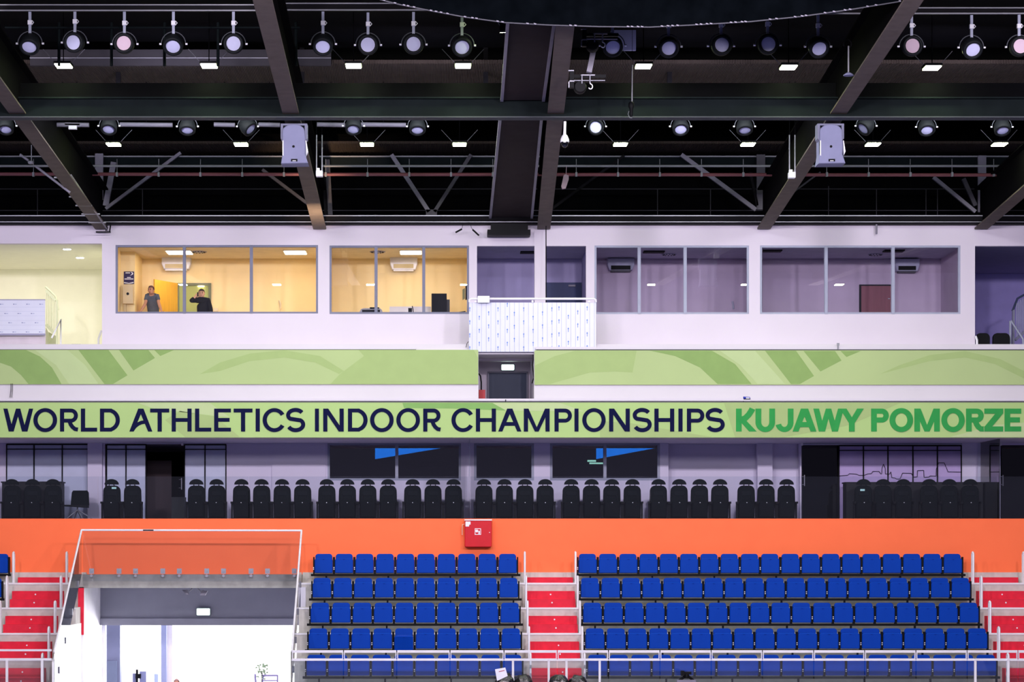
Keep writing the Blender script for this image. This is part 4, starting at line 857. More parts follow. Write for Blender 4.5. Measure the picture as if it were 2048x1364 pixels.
sky = [(425, 358), (505, 352), (520, 338), (580, 342), (605, 353), (650, 352), (680, 340), (712, 338), (725, 318), (778, 318), (795, 340), (803, 338), (805, 290), (818, 255), (833, 290), (835, 340), (872, 342), (882, 322), (890, 372), (920, 376), (930, 385), (962, 385), (985, 333), (1062, 335), (1080, 368), (1113, 366), (1115, 312), (1170, 310), (1173, 370), (1215, 368), (1225, 358), (1278, 360), (1280, 300), (1300, 243), (1350, 243), (1383, 322), (1500, 324)]
b = MB(); sk = [(1580+a/4.376, 870+c_/4.376) for a, c_ in sky]
for p, q in zip(sk[:-1], sk[1:]): b.bar(P(p[0], p[1], YV-.01), P(q[0], q[1], YV-.01), .01, .012)
struct('skyline_print', b, M_bkplast, wn)
def hnd(px, t_, bt, par):
    b = MB(); b.tube([P(px, t_, YV-.12), P(px, bt, YV-.12)], .014, 8).tube([P(px-5, t_+3, YV-.05), P(px, t_+3, YV-.12)], .009, 6).tube([P(px-5, bt-3, YV-.05), P(px, bt-3, YV-.12)], .009, 6)
    return struct('door_handle', b, M_grey, par)
M_dg = glassmat('dark_door_glass', (.25, .25, .32, 1), .05)
d = struct('door_6', MB().pb(294, 921, 343, 1060, YV+.9, .05), mat('maroon_door', '2c1c26', .6)); hnd(363, 956, 979, d)
d = struct('door_7', MB().pb(1604, 890, 1677, 1060, YV+.1, .02), M_dg); hnd(1609, 950, 972, d)
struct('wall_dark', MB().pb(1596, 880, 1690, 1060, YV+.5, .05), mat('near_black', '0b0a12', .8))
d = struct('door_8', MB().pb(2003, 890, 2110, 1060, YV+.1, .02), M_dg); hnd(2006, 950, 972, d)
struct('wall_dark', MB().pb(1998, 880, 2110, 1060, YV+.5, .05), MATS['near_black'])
b = MB(); b.tube([P(1606, 887, YV-.05), P(1924, 887, YV-.05)], .02, 6); struct('trim_track', b, M_frame_l)
for px, lab in ((364.5, 'over the open dark doorway'), (1604, 'at the top of the right black door'), (2002, 'at the far right door')):
    tag(MB().pb(px-2, 884, px+2, 891, YV-.12, .08).build('door_stop', M_white), 'small white fitting '+lab, 'fitting', 'small white door fittings')
window(10, 655, 922, 885.5, 961, [793.5], M_frame_l, Y=YV+.02, gm=M_glassd, th=4.5); window(11, 948, 1068, 885.5, 961, [], M_frame_l, Y=YV+.02, gm=M_glassd, th=5); window(12, 1100, 1320, 885.5, 961, [1210], M_frame_l, Y=YV+.02, gm=M_glassd, th=5)
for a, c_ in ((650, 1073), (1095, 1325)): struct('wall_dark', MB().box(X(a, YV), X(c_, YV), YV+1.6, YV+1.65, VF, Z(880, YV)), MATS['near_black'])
tag(MB().pb(838, 923, 879, 935, YV+1.55, .05).build('wall_grille', mat('grille_black', '030305', .8)), 'dark rectangular grille on the wall behind the second dark window', 'grille')
tag(MB().pb(1175, 920, 1192, 923.5, YV+1.56, .04).pb(1179, 925, 1206, 928, YV+1.56, .04).build('exit_strip', mat('mint_light', '9ad8c4', .5, emit=1.2, var=0)), 'dim mint strip light behind the right dark window', 'lamp')
# big blue screens hung opposite, seen only as reflections in the dark panes
for cx, wd_, lab in ((-1.5, 3.6, 'left'), (10, 3.2, 'right')):
    b = MB(); b.add([(cx-wd_/2, -60, 11.6), (cx+wd_/2, -60, 12.2), (cx+wd_/2, -60, 13.0), (cx-wd_/2, -60, 13.0), (cx-wd_/2, -60.2, 11.6), (cx+wd_/2, -60.2, 12.2), (cx+wd_/2, -60.2, 13.0), (cx-wd_/2, -60.2, 13.0)],
                    [(0, 1, 2, 3), (7, 6, 5, 4), (0, 4, 5, 1), (1, 5, 6, 2), (2, 6, 7, 3), (3, 7, 4, 0)])
    tag(b.build('video_screen', mat('screen_blue', '2a7ae8', .4, emit=5, var=0)), '%s lit blue video screen across the hall' % lab, 'screen', 'video screens')
# glass parapet in front of the lounge
t = thing('glass_parapet', 'clear glass parapet standing along the orange wall top', 'glass parapet', P(1024, 1038, .12))
for a, c_ in ((-60, 195), (196, 497), (498, 937), (941, 1300), (1301, 1600), (1601, 1995), (1997, 2110)):
    MB().pb(a, 953, c_, 1036.6, .12, .015).build('glass_panel', M_bal, t)
for px in (939, 1996):
    t = tag(MB().box(X(px, .3)-.008, X(px, .3)+.008, .15, YV-.2, VF, Z(878, .3)).build('glass_partition', M_balg), 'tall clear glass partition %s' % ('in the middle of the lounge' if px < 1000 else 'at the right end of the lounge'), 'glass partition', 'glass partitions')

# ------------------------------------------------------------ lounge chairs (39)
YCH = .75
def lounge_chair():
    t = thing('lounge_chair', '', 'chair')
    hd = arc(0, .875, .175, .135, 0, 180, 14)
    MB().prism(hd, -.02, .06, ch=.012).build('headrest', M_vinyl, t)
    MB().tube([(-.06, .02, .82), (-.06, .02, .9)], .012, 6).tube([(.06, .02, .82), (.06, .02, .9)], .012, 6).build('headrest_post', M_bkplast, t)
    bk = [(-.205, .05), (.205, .05), (.215, .5), (.21, .68)]+arc(.08, .71, .13, .14, 0, 90, 6)+arc(-.08, .71, .13, .14, 90, 180, 6)+[(-.21, .68), (-.215, .5)]
    o = MB().prism(bk, .02, .12, ch=.02).build('backrest', M_vinyl, t)
    MB().prism([(-.12, .6), (.12, .6), (.14, .68), (.1, .72), (-.1, .72), (-.14, .68)], .005, .03, ch=.008).prism([(-.16, .45), (-.13, .45), (-.1, .6), (-.14, .6)], .005, .03, ch=.005).prism([(.16, .45), (.13, .45), (.1, .6), (.14, .6)], .005, .03, ch=.005).build('stitched_panel', M_vinyl2, t)
    MB().prism(rrect(-.19, .19, .06, .45, .03, .02), -.07, .02, ch=.02).build('seat', M_vinyl2, t)
    MB().lathe([(.011, -.012), (.011, .004)], (0, -.07, .425), 'y', 8).build('seat_button', M_bolt, t)
    for sx in (-1, 1): MB().box(sx*.235-.02, sx*.235+.02, -.16, .1, .4, .45).prism([(sx*.235-.018, 0), (sx*.235+.018, 0), (sx*.235+.018, .4), (sx*.235-.018, .4)], -.02, .08).build('armrest', M_bkplast, t)
    MB().box(-.22, .22, -.02, .1, 0, .05).build('base', M_bkplast, t)
    return t
lc = lounge_chair(); first = True
GR = [([23.4, 64.5, 105.5], 'at the far left'), ([223, 264.5], 'left of the dark open doorway'), ([392.5, 433], 'right of the dark open doorway'), ([482.7, 523, 564, 605], 'before the blank wall left of the dark windows'),
      ([653.5, 694.6, 735.5, 776.3], 'below the leftmost dark window pane'), ([825.3, 866, 906.9], 'below the second dark window pane'), ([968, 1009, 1050, 1090.5], 'just right of the middle glass partition'),
      ([1142.5, 1183.3, 1224, 1265], 'below the right pair of dark panes'), ([1317.3, 1358.7, 1399.5, 1440.4], 'before the recess right of the dark panes'), ([1493, 1532.7, 1573.5], 'just left of the black door'), ([1727.4, 1766.7, 1807], 'left half before the skyline panels'), ([1858.8, 1899.2, 1941], 'right half before the skyline panels')]
for xs_, where in GR:
    for i, px in enumerate(xs_):
        o = lc if first else copy_tree(lc); first = False
        o.location = (X(px, YCH), YCH, VF)
        o['label'] = 'black lounge chair, %s of %s %s' % (ORD[i], {2: 'two', 3: 'three', 4: 'four'}[len(xs_)], where); o['group'] = 'black lounge chairs behind the glass parapet'
for px, py, lab in ((228, 976, 'far left chairs'), (1725, 980, 'right chairs')):
    tag(MB().pb(px-4.5, py-1.8, px+4.5, py+1.8, YCH-.02, .01).build('seat_label', mat('label_mint', 'b9e4df', .5)), 'small mint paper label on a chair back among the '+lab, 'label', 'paper labels')
tag(MB().box(X(1690, 1.9), X(1962, 1.9), 1.7, 2.2, VF, Z(967, 1.9)).box(X(1688, 1.9), X(1964, 1.9), 1.68, 2.22, Z(967, 1.9), Z(964.5, 1.9)).build('sideboard', mat('dark_board', '14161c', .6)), 'long dark sideboard behind the chairs before the skyline panels', 'sideboard', 'dark sideboards')
tag(MB().box(X(7, 1.9), X(125, 1.9), 1.7, 2.2, VF, Z(966, 1.9)).box(X(5, 1.9), X(127, 1.9), 1.68, 2.22, Z(966, 1.9), Z(963.5, 1.9)).build('sideboard', MATS['dark_board']), 'dark sideboard behind the far left chairs', 'sideboard', 'dark sideboards')
tag(MB().box(X(343, 1.6), X(369, 1.6), 1.6, 2.0, VF, Z(994, 1.6)).build('waste_bin', MATS['dark_board']), 'low black cabinet in the dark open doorway', 'cabinet')
t = thing('swivel_chair', 'small dark swivel chair with steel star foot at the left of the lounge', 'chair', P(157, 1036, 1.3))
Yq = 1.3
MB().prism(pp([(141, 1011), (143.5, 985), (146, 981), (174, 981), (177, 985), (178, 1011)], Yq), Yq, Yq+.05, ch=.01).build('backrest', M_vinyl, t)
MB().prism(pp([(131, 1010), (178, 1010), (178, 1016), (131, 1013)], Yq), Yq-.3, Yq, ch=.01).build('seat', M_bkplast, t)
MB().tube([P(155, 1014, Yq-.1), P(155, 1021, Yq-.1)], .02, 8).build('pole', M_grey, t)
for dx, dy in ((-20, -.15), (-8, .2), (14, -.15), (32, .1), (6, .25)): MB().tube([P(155, 1020, Yq-.1), Vector((X(155+dx, Yq), Yq-.1+dy, VF+.02))], [.018, .012], 6).build('foot', M_grey, t)

# ------------------------------------------------------------ fire hose cabinet on the orange wall
t = thing('fire_hose_cabinet', 'red fire hose cabinet with white pictogram on the orange wall', 'cabinet', P(956, 1066, -.2))
Yc = -.22
MB().prism(rrect(X(929.5, Yc), X(983.5, Yc), Z(1094, Yc), Z(1041.5, Yc), .03), Yc, 0, ch=.012).build('body', mat('cabinet_red', 'c8061c', .35), t)
MB().pb(929, 1038.8, 984, 1041, Yc-.01, .2).build('top_plate', M_white, t)
b = MB(); b.pb(949.6, 1056.8, 962, 1069.6, Yc-.004, .004, 0).pb(950.8, 1058, 960.8, 1068.4, Yc-.006, .003, 1)
b.lathe([(.035, -.009), (.035, -.006)], P(953.6, 1062, Yc), 'y', 12, 0).pb(956.8, 1061.5, 959.6, 1068, Yc-.009, .003, 0)
b.build('pictogram', [M_white, MATS['cabinet_red']], t)
MB().prism(pp([(931, 1043), (941, 1043), (941, 1049), (938.5, 1049.5), (938, 1053), (931, 1053)], Yc), Yc-.004, Yc+.002).build('sticker', M_white, t)
MB().lathe([(.01, -.01), (.012, 0)], P(979, 1065, Yc), 'y', 8).build('lock', M_bolt, t)
MB().tube([P(929.5, 1048.5, -.1), P(925, 1049, -.1), P(924.3, 1060, -.1), P(924.5, 1070, -.1)], .012, 6).build('hose_pipe', mat('peach_pipe', 'e8b49a', .4), t)

# ------------------------------------------------------------ blue tip-up seats
def seat_proto():
    t = thing('stadium_seat', '', 'seat')
    bk = rrect(-.205, .205, .1, .505, .07, .02)
    MB().prism(bk, .05, .1, ch=.012).build('backrest', M_blue, t)
    o = MB().prism(rrect(-.218, .218, .04, .405, .065, .025), -.05, .03, ch=.016).build('seat_pan', M_blue, t)
    MB().prism([(-.03, .375), (.03, .375), (.018, .36), (-.018, .36)], -.056, -.045).build('finger_grip', mat('blue_grip', '06308a', .6, spec=.05), o)
    for sx in (-1, 1):
        br = MB().box(sx*.238-.016, sx*.238+.016, -.02, .09, 0, .43).build('bracket', M_bkplast, t)
    MB().lathe([(.013, -.03), (.013, -.018)], (-.244, 0, .175), 'y', 8).lathe([(.013, -.03), (.013, -.018)], (-.244, 0, .135), 'y', 8).build('bolt', M_bolt, t)
    return t
st = seat_proto(); first = True
def rail_for(x0, x1, y, z, lab):
    b = MB(); b.box(x0, x1, y-.03, y+.05, z-.035, z+.02)
    k = x0+.35
    while k < x1: b.box(k, k+.04, y, y+.06, z-.17, z-.03); k += 1.5
    return tag(b.build('seat_rail', M_bkplast), lab, 'rail', 'black rails carrying the blue seats')
ROWN = ['top', 'second', 'third', 'fourth', 'front']
for r in range(5):
    ys = -.48-PD*r; zs = 6.035-RH*r
    for (bx0, n, pitch, where) in ((-3.0, 10, .4945, 'block beside the stairwell'), (3.385, 19, .4905, 'large right block')):
        for i in range(n):
            o = st if first else copy_tree(st); first = False
            sx = bx0+pitch*(i+.5); o.location = (sx, ys, zs)
            extra = ''
            if n == 10 and r == 3 and i == 4:
                pan = [c for c in o.children if c.name.startswith('seat_pan')][0]; pan.location = (0, -.05, -.035); pan.rotation_euler = (.28, 0, 0); extra = ', pan hanging lower'
            o['label'] = 'blue tip-up seat%s, %s row, %s from the left, %s' % (extra, ROWN[r], ORD[i], where); o['group'] = 'blue seats of the '+where
        rail_for(bx0-.06, bx0+pitch*n+.06, ys, zs, 'black rail under the %s seat row of the %s' % (ROWN[r], where))
    if r < 2:
        o = copy_tree(st); o.location = (-10.35-.25, ys, zs); o['label'] = 'blue tip-up seat at the far left edge, %s row' % ROWN[r]; o['group'] = 'blue seats at the far left'
        rail_for(-11.0, -10.32, ys, zs, 'black rail under the far left seat, %s row' % ROWN[r])

# ------------------------------------------------------------ glass barrier over the stairwell
YG = -1.02
t = thing('glass_barrier', 'glass barrier with thin white rail over the stairwell opening', 'glass barrier', P(380, 1150, YG))
MB().pb(166, 1062, 601, 1162, YG, .015).build('glass_panel', M_bal, t)
MB().tube([P(163, 1060, YG), P(603, 1061, YG)], .024, 8).build('top_rail', M_rail, t)
MB().pb(286, 1059.2, 307, 1061.5, YG-.03, .02).build('rail_joint', M_bkplast, t)
cl = None
for px in (183, 238, 271, 325.5, 358.5, 413.5, 447, 502, 535, 588.5):
    b = MB()
    b.pb(px-4.7, 1137, px+4.7, 1147.5, YG-.03, .03).lathe([(.03, -.02), (.03, 0)], P(px, 1141.5, YG-.03), 'y', 10, 0).lathe([(.035, -.02), (.035, 0)], P(px, 1151.5, YG-.01), 'y', 10, 0)
    b.build('glass_clamp', M_grey, t)
def slope_pts(px0, px1): return [P(px0[0], px0[1], YG), P(px1[0], px1[1], -4.95)]
for a, c_, lab, xx in (((163, 1060), (108, 1304), 'left', VXL), ((603, 1061), (584, 1302), 'right', VXR)):
    t = thing('sloping_barrier', 'sloping glass side with white rail at the %s of the stairwell' % lab, 'glass barrier', P(a[0], a[1], YG), 'sloping glass sides of the stairwell')
    p0, p1 = slope_pts(a, c_)
    MB().tube([p0, p1], .024, 8).build('handrail', M_rail, t)
    x_ = p0.x
    b = MB(); v = [(x_-.007, p0.y, p0.z-.06), (x_-.007, p1.y, p1.z-.06), (x_-.007, p1.y, p1.z-1.0), (x_-.007, p0.y, p0.z-1.05)]
    v += [(q[0]+.014, q[1], q[2]) for q in v]
    b.add(v, [(0, 1, 2, 3), (7, 6, 5, 4), (0, 4, 5, 1), (1, 5, 6, 2), (2, 6, 7, 3), (3, 7, 4, 0)]); b.build('glass_panel', M_balg, t)
    for k in range(4):
        q = p0.lerp(p1, .15+.23*k); MB().box(x_-.03, x_+.03, q.y-.04, q.y+.04, q.z-.95, q.z-.8).build('glass_clamp', M_grey, t)
# twin cameras / lamps under the soffit
for k, (a, lab) in enumerate(((373, 'left'), (407, 'right'))):
    Yk = -.6; t = thing('soffit_spotlight', '%s of two grey spot fittings under the stairwell soffit' % lab, 'spotlight', P(a, 1180, Yk), 'soffit fittings')
    sg = -1 if k == 0 else 1
    MB().prism(pp([(a-9, 1180), (a+2, 1181), (a+4, 1189), (a-1, 1189)] if k == 0 else [(a-4, 1181), (a+8, 1182), (a+3, 1191), (a-7, 1190)], Yk), Yk, Yk+.12).build('lamp_head', M_strut, t)
    MB().tube([P(a, 1180, Yk), P(a+6*-sg, 1183, Yk), P(a+12*-sg, 1176, Yk)], .01, 6).build('cable', M_pipe, t)
# ------------------------------------------------------------ front railing
YR = -4.97
t = thing('front_railing', 'white metal railing with glass infill before the front seat row', 'railing', P(1300, 1320, YR))
jo = [583, 687, 793.5, 900, 1008, 1114.5, 1217, 1320, 1422.5, 1525, 1627.5, 1729.5, 1832, 1934.5, 2036, 2120]
for a, c_ in zip(jo[:-1], jo[1:]):
    b = MB(); b.pb(a+1, 1300.5, c_-1, 1305.5, YR-.02, .05).pb(a+1, 1317, c_-1, 1321.5, YR-.02, .05).pb(a+1, 1305.5, a+2.6, 1317, YR-.02, .05).pb(c_-2.6, 1305.5, c_-1, 1317, YR-.02, .05)
    b.build('rail_frame', M_rail, t)
    MB().pb(a+1, 1321.5, c_-1, 1426, YR, .012).build('glass_panel', M_balg, t)
b = MB(); b.pb(583, 1319, 2120, 1321, YR-.01, .03); b.build('bottom_rail', M_rail, t)
for px in (1026, 1097.5, 1133, 1199.5, 1951, 2017):
    MB().pb(px-2.2, 1321, px+2.2, 1427, YR-.05, .04).lathe([(.024, -.02), (.024, .02)], P(px, 1319.5, YR-.04), 'y', 10).build('post', M_rail, t)
t = thing('front_railing', 'white metal railing with glass infill across the left aisle', 'railing', P(50, 1320, YR))
MB().pb(-60, 1298.5, 103, 1302.5, YR-.02, .04).pb(-60, 1316.5, 103, 1320.5, YR-.02, .04).build('rail_frame', M_rail, t)
MB().pb(-60, 1320.5, 103, 1426, YR, .012).build('glass_panel', M_balg, t)
for px in (13.5, 84): MB().pb(px-2.4, 1320, px+2.4, 1427, YR-.05, .04).build('post', M_rail, t)

# ------------------------------------------------------------ bags, card, film camera in front
def bag(px, py, wpx, lab, seed):
    rnd = random.Random(seed); Yg = -5.45; me = bpy.data.meshes.new('rubbish_bag'); bm = bmesh.new(); bmesh.ops.create_icosphere(bm, subdivisions=4, radius=1)
    from mathutils import noise
    hw = wpx/S(Yg)/2; zt = Z(py-3, Yg); hh = (zt-2.96)/2
    for v in bm.verts:
        n = noise.noise(v.co*2.2+Vector((seed, 0, 0)))*.16+abs(noise.noise(v.co*7+Vector((0, seed, 0))))*.12
        p = v.co*(1+n-.06); e = abs(p.x)**.8*(1 if p.x > 0 else -1)
        v.co = Vector((e*hw, p.y*hw*.75, max(-1, min(1, abs(p.z)**.6*(1 if p.z > 0 else -1)*.95))*hh))
    bm.to_mesh(me); bm.free(); me.materials.append(mat('bag_film', '0a0a0c', .18, spec=.9, bump=1.0, scale=14))
    for p in me.polygons: p.use_smooth = True
    o = bpy.data.objects.new('rubbish_bag', me); COL.objects.link(o); o.location = (X(px, Yg), Yg, 2.96+hh); tag(o, lab, 'bag', 'black rubbish bags')
bag(1010, 1347, 42, 'crumpled black plastic bag behind the white card', 1); bag(1047, 1349, 42, 'crumpled black plastic bag touching the one with the card', 3)
bag(1118, 1350, 44, 'crumpled black plastic bag left of the middle post, before the red steps', 5); bag(1156, 1351, 42, 'crumpled black plastic bag at the right edge of the red steps', 9)
t = thing('paper_card', 'white card with a small red print sticking out of the black bag', 'card', P(1002, 1350, -5.1))
MB().prism(pp([(990, 1338.5), (1010.5, 1335), (1015.5, 1352), (994, 1362)], -5.6), -5.6, -5.595).prism(pp([(997.5, 1342.5), (1009, 1340.2), (1009.2, 1341.6), (997.8, 1344)], -5.602), -5.602, -5.599, 1).build('sheet', [M_white, mat('red_print', 'b04858', .6)], t)
Yt = -5.6; t = thing('film_camera', 'black film camera on a tripod head before the front seats', 'camera', P(1371, 1364, Yt))
MB().pb(1363, 1342, 1369, 1352, Yt, .2).pb(1366, 1344, 1383, 1349, Yt+.05, .15).build('body', M_bkplast, t)
MB().lathe([(.05, 0), (.06, .06), (.04, .1)], P(1373, 1356, Yt+.1), 'z', 14).build('tripod_head', M_bkplast, t)
for sx in (-1, 1): MB().tube([P(1373+sx*4, 1353, Yt+.1), P(1373+sx*14, 1361, Yt+.1), P(1373+sx*17, 1372, Yt+.1)], .03, 8).build('arm', M_bkplast, t)
for dx, dy in ((-20, -.4), (20, -.4), (0, .4)): MB().tube([P(1373, 1362, Yt+.1), Vector((X(1373+dx, Yt), Yt+dy, 2.97))], .02, 8).build('leg', M_beamd, t)
tag(MB().pb(1354, 1360, 1392, 1372, Yt-.15, .1).build('pale_flap', M_strut), 'pale flap below the film camera', 'cloth')
# lobby things seen in the bright opening
t = thing('folded_cart', 'folded grey cart standing in the bright lobby', 'cart', P(280, 1364, 4.5))
MB().pb(279, 1343, 292, 1400, 4.5, .1).pb(265, 1347, 272, 1400, 4.5, .1).build('panel', mat('cart_grey', '8388ad', .5), t); MB().tube([P(274, 1339, 4.4), P(274, 1420, 4.4)], .03, 6).build('pole', M_beamd, t)
MB().pb(271, 1348, 281, 1357, 4.35, .12).build('handle', M_bkplast, t)
t = thing('metal_rack', 'slender purple grey rack in the bright lobby', 'rack', P(540, 1364, 5))
MB().bar(P(525, 1351, 5), P(555, 1351, 5), .03, .05).bar(P(527, 1361, 5), P(555, 1361, 5), .03, .03).bar(P(555, 1350, 5), P(556, 1420, 5), .04, .04).bar(P(510, 1348, 5), P(516, 1420, 5), .05, .05).bar(P(527, 1351, 5), P(520, 1420, 5), .03, .03).build('frame', mat('rack_purple', '8d86b0', .5), t)
tag(MB().pb(308, 1348, 316, 1400, 4.6, .05).build('notice_board', mat('pale_blue', 'b4c4e2', .6)), 'small pale blue board in the bright lobby', 'board')
t = thing('potted_plant', 'faint green plant in the bright lobby', 'plant', P(524, 1350, 5.6))
b = MB(); rnd = random.Random(4)
for k in range(40):
    c0 = P(524+rnd.uniform(-9, 9), 1337+rnd.uniform(-8, 22), 5.6+rnd.uniform(-.1, .1)); d_ = Vector((rnd.uniform(-1, 1), rnd.uniform(-.3, .3), rnd.uniform(-.2, 1))).normalized()*.09; s_ = Vector((d_.z, 0, -d_.x))*.3
    b.add([c0, c0+d_*.5+s_, c0+d_, c0+d_*.5-s_], [(0, 1, 2, 3)])
b.build('foliage', mat('leaf', '9ab08c', .6), t); MB().lathe([(.12, 0), (.16, .35)], (X(524, 5.6), 5.6, 2.0), 'z', 14).build('pot', M_strut, t)
MB().tube([(X(524, 5.6), 5.6, 2.3), P(524, 1345, 5.6)], .015, 6).build('stem', M_beamd, t)

# ------------------------------------------------------------ people
M_skin = mat('skin', 'c98f6d', .6, var=.05, scale=12); M_skin2 = mat('skin_pale', 'd9a583', .6, var=.05, scale=12)
def skin(name, chains, m, parent, root=0, sub=2):
    """chains: dict id->(co, r); edges list"""
    V, E = chains; me = bpy.data.meshes.new(name); off = WL[parent.name]
    me.from_pydata([Vector(c)-off for c, r in V], E, []); me.materials.append(m)
    o = bpy.data.objects.new(name, me); COL.objects.link(o); o.parent = parent; WL[o.name] = off
    md = o.modifiers.new('skin', 'SKIN'); md.use_smooth_shade = True
    for i, (c, r) in enumerate(V):
        sv = me.skin_vertices[0].data[i]; rr = r if isinstance(r, tuple) else (r, r); sv.radius = rr; sv.use_root = (i == root)
    s_ = o.modifiers.new('sub', 'SUBSURF'); s_.levels = sub; s_.render_levels = sub
    return o
def person(lab, base, J, shirt, shirt_m, skin_m, hair_m, trouser_m, yaw=0, short=True, phone=False, shirt_extra=None):
    """J: joints relative to base (x right in the picture, y towards the hall negative, z up)"""
    base = Vector(base); t = thing('person', lab, 'person', base)
    g = lambda k: base+Vector(J[k])
    hd = g('head'); nk = g('neck')
    V = [(g('pelvis'), (.15, .11)), (g('waist'), (.09, .07)), (g('chest'), (.09, .07)), (g('collar'), (.06, .05)), (nk, .056), (nk.lerp(hd, .5), (.06, .065)), (hd+Vector((0, -.012, -.055)), (.062, .075)), (hd+Vector((0, 0, .02)), (.074, .09)), (hd+Vector((0, .005, .075)), (.055, .07))]
    E = [(i, i+1) for i in range(8)]
    def chain(start, pts):
        p = start
        for c, r in pts: V.append((c, r)); E.append((p, len(V)-1)); p = len(V)-1
        return p
    for s in 'lr':
        sh, el, wr = g('sh'+s), g('el'+s), g('wr'+s); hn = wr+(wr-el).normalized()*.07 if ('hn'+s) not in J else g('hn'+s)
        chain(3, [(sh, .042), (sh.lerp(el, .5), .045), (el, .042), (el.lerp(wr, .4), .042), (wr, .028), (hn, (.034, .02))])
        hp, kn, an = g('hip'+s), g('kn'+s), g('an'+s)
        chain(0, [(hp, .085), (kn, .06), (an, .042), (an+Vector((0, -.14, -.05)), .035)])
    skin('body', (V, E), skin_m, t)
    # fingers
    for s in 'lr':
        wr = g('wr'+s); el = g('el'+s); hn = wr+(wr-el).normalized()*.07 if ('hn'+s) not in J else g('hn'+s)
        d = (hn-wr).normalized(); a = d.cross(Vector((0, 1, 0))).normalized(); cdir = Vector((0, -1, 0)) if not phone or s == 'r' else Vector((.9, -.3, 0)).normalized()
        for k, (off_, ln) in enumerate(((-.03, .065), (-.01, .075), (.01, .07), (.03, .055))):
            p0 = hn+a*off_; MB().tube([p0-d*.01, p0+d*ln*.5+cdir*.008, p0+d*ln*.85+cdir*.03], [.0095, .0088, .007], 8).build('finger', skin_m, t)
        p0 = wr.lerp(hn, .5)+a*(-.035 if s == 'l' else .035); MB().tube([p0, p0+a*(-.02 if s == 'l' else .02)+d*.03+cdir*.01, p0+a*(-.022 if s == 'l' else .022)+d*.055+cdir*.02], [.011, .01, .008], 8).build('thumb', skin_m, t)
    # shirt
    V = [(g('pelvis')+Vector((0, 0, -.02)), (.165, .125)), (g('waist'), (.16, .125)), (g('chest'), (.185, .135)), (g('collar'), (.12, .095)), (nk+Vector((0, 0, -.02)), (.07, .065))]; E = [(0, 1), (1, 2), (2, 3), (3, 4)]
    for s in 'lr':
        sh, el, wr = g('sh'+s), g('el'+s), g('wr'+s)
        if short: chain(3, [(sh, .072), (sh.lerp(el, .3), .066), (sh.lerp(el, .62), .062)])
        else: chain(3, [(sh, .075), (sh.lerp(el, .5), .066), (el, .062), (el.lerp(wr, .5), .055), (el.lerp(wr, .93), .042)])
    skin(shirt, (V, E), shirt_m, t)
    V = [(g('pelvis'), (.16, .12))]; E = []
    for s in 'lr': chain(0, [(g('hip'+s), .1), (g('kn'+s), .08), (g('an'+s), .065)])
    skin('trousers', (V, E), trouser_m, t)
    # face and hair
    def loc(x, y, z):
        c_, s_ = math.cos(yaw), math.sin(yaw); return hd+Vector((x*c_-y*s_, x*s_+y*c_, z))
    b = MB(); b.tube([loc(0, -.085, .012), loc(0, -.108, -.022), loc(0, -.09, -.034)], [.008, .014, .01], 8); b.build('nose', skin_m, t)
    for sx in (-1, 1):
        MB().lathe([(.001, -.012), (.009, -.006), (.011, 0)], loc(sx*.031, -.083, .008), 'y', 10).build('eye', M_bkplast, t)
        MB().lathe([(.012, -.012), (.028, 0), (.012, .012)], loc(sx*.079, 0, -.01), 'x', 10).build('ear', skin_m, t)
        MB().bar(loc(sx*.016, -.09, .032), loc(sx*.045, -.084, .034), .008, .008).build('eyebrow', hair_m, t)
    MB().bar(loc(-.024, -.084, -.056), loc(.024, -.084, -.056), .01, .008).build('mouth', mat('lips', '9c5548', .5), t)
    b = MB(); n = 16; prof = []
    vs_ = []; fs = []
    for i in range(7):
        th = i/6*PI*.56; r_ = math.sin(th); zz = math.cos(th)
        for k in range(n):
            a = 2*PI*k/n; yy = math.sin(a)*r_*.102
            lift = .05 if yy < -.02 and i > 3 else 0
            vs_.append(loc(math.cos(a)*r_*.084, yy+.008+(.03 if yy < -.02 and i > 3 else 0), max(.025+zz*.1, .064) if yy < -.035 else .025+zz*.1))
    for i in range(6):
        for k in range(n): fs.append([i*n+k, i*n+(k+1) % n, (i+1)*n+(k+1) % n, (i+1)*n+k])
    b.add(vs_, fs, 0, True); b.build('hair', hair_m, t)
    return t
# man leaning on the sill, left
Yp = 2.55; bx = X(302, Yp)
def R(px, py, Y): p = P(px, py, Y); return (p.x-bx, p.y-Yp, p.z-FZ)
J = dict(pelvis=R(307, 632, 2.75), waist=R(307, 618, 2.70), chest=R(304.5, 602, 2.6), collar=R(303.5, 591, 2.5), neck=R(303.3, 587, 2.46), head=R(302, 580.5, 2.38),
         shl=R(294, 592.5, 2.5), ell=R(290.5, 608, 2.4), wrl=R(282.5, 621, 2.3), shr=R(314.5, 592, 2.5), elr=R(318, 608, 2.42), wrr=R(323, 622, 2.3),
         hipl=R(299, 640, 2.78), hipr=R(314, 640, 2.78), knl=R(299, 668, 2.72), knr=R(315, 668, 2.72), anl=R(299, 692, 2.8), anr=R(316, 692, 2.8))
person('person in a grey t-shirt leaning on both arms at the lit window', (bx, Yp, FZ), J, 't_shirt', mat('slate_shirt', '565a60', .8, var=.12, scale=10), M_skin, mat('short_brown_hair', '6a4434', .8), mat('dark_trousers', '23262e', .8), yaw=-.35)
bx = X(404, Yp)
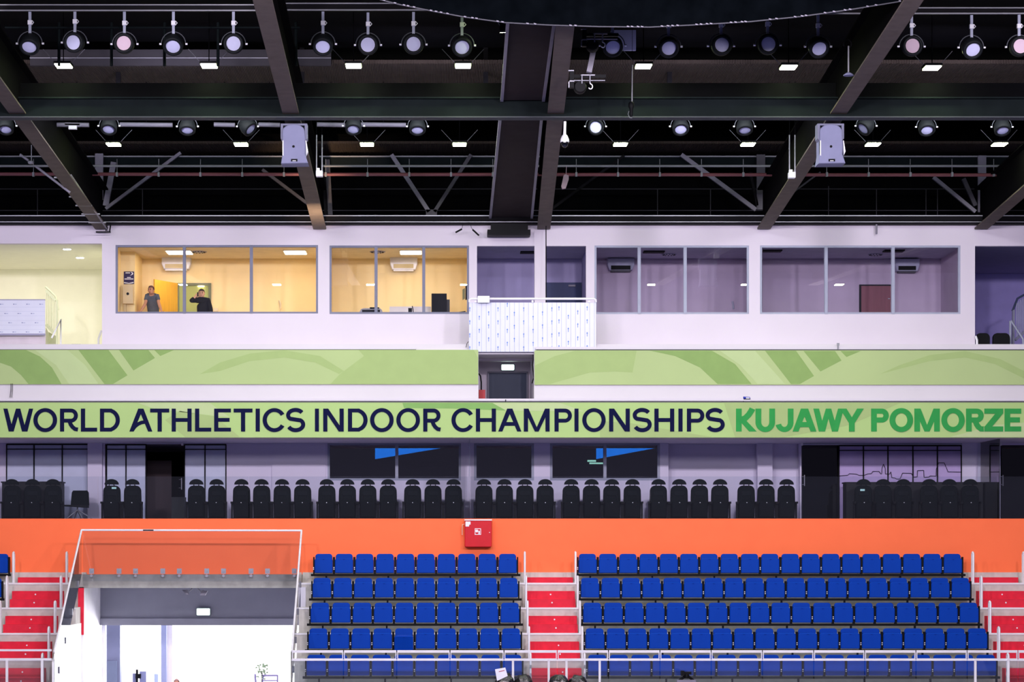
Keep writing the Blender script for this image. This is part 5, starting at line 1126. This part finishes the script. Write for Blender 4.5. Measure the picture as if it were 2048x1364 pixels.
J = dict(pelvis=R(406, 634, 2.55), waist=R(406, 620, 2.55), chest=R(405, 606, 2.55), collar=R(404, 598, 2.55), neck=R(403.5, 594, 2.55), head=R(403, 587, 2.53),
         shl=R(393, 599.5, 2.55), ell=R(381, 602.5, 2.42), wrl=R(389.5, 594.5, 2.42), hnl=R(393, 590.5, 2.44), shr=R(416, 600.5, 2.55), elr=R(421.5, 618, 2.5), wrr=R(422.5, 636, 2.45),
         hipl=R(398, 642, 2.55), hipr=R(414, 642, 2.55), knl=R(398, 668, 2.5), knr=R(415, 668, 2.5), anl=R(398, 692, 2.55), anr=R(416, 692, 2.55))
person('person in a black hoodie talking on a phone before the green doorway', (bx, Yp, FZ), J, 'hoodie', mat('black_hoodie', '151519', .85, var=.15, scale=10), M_skin2, mat('short_dark_hair', '3a2a22', .8), mat('black_trousers', '101216', .8), short=False, phone=True)
tag(MB().pb(394.3, 584.5, 396.6, 592.5, 2.42, .06).build('mobile_phone', M_bkplast), 'small black phone held to the ear of the person in black', 'phone')
Yp = 3.6; bx = X(353, Yp)
Zt = 1357
def R2(dx, dz, dy=0): return (dx, dy, dz)
hz = Z(1366, Yp)-2.0
sc_ = hz/1.62
J = {k: Vector(v)*sc_ for k, v in dict(pelvis=(0, 0, .92), waist=(0, 0, 1.06), chest=(0, 0, 1.27), collar=(0, 0, 1.41), neck=(0, 0, 1.48), head=(0, -.01, 1.60), shl=(-.18, 0, 1.39), ell=(-.22, .02, 1.12), wrl=(-.22, -.05, .87), shr=(.18, 0, 1.39), elr=(.22, .02, 1.12), wrr=(.22, -.05, .87),
     hipl=(-.09, 0, .86), hipr=(.09, 0, .86), knl=(-.1, 0, .48), knr=(.1, 0, .48), anl=(-.1, .02, .09), anr=(.1, .02, .09)).items()}
person('person in the bright lobby, only the brown hair showing at the bottom', (bx, Yp, 2.0), J, 'shirt', mat('mauve_shirt', '8a7d90', .8), M_skin, mat('auburn_hair', '8f6a66', .8), MATS['dark_trousers'])
for i in range(5):
    pass
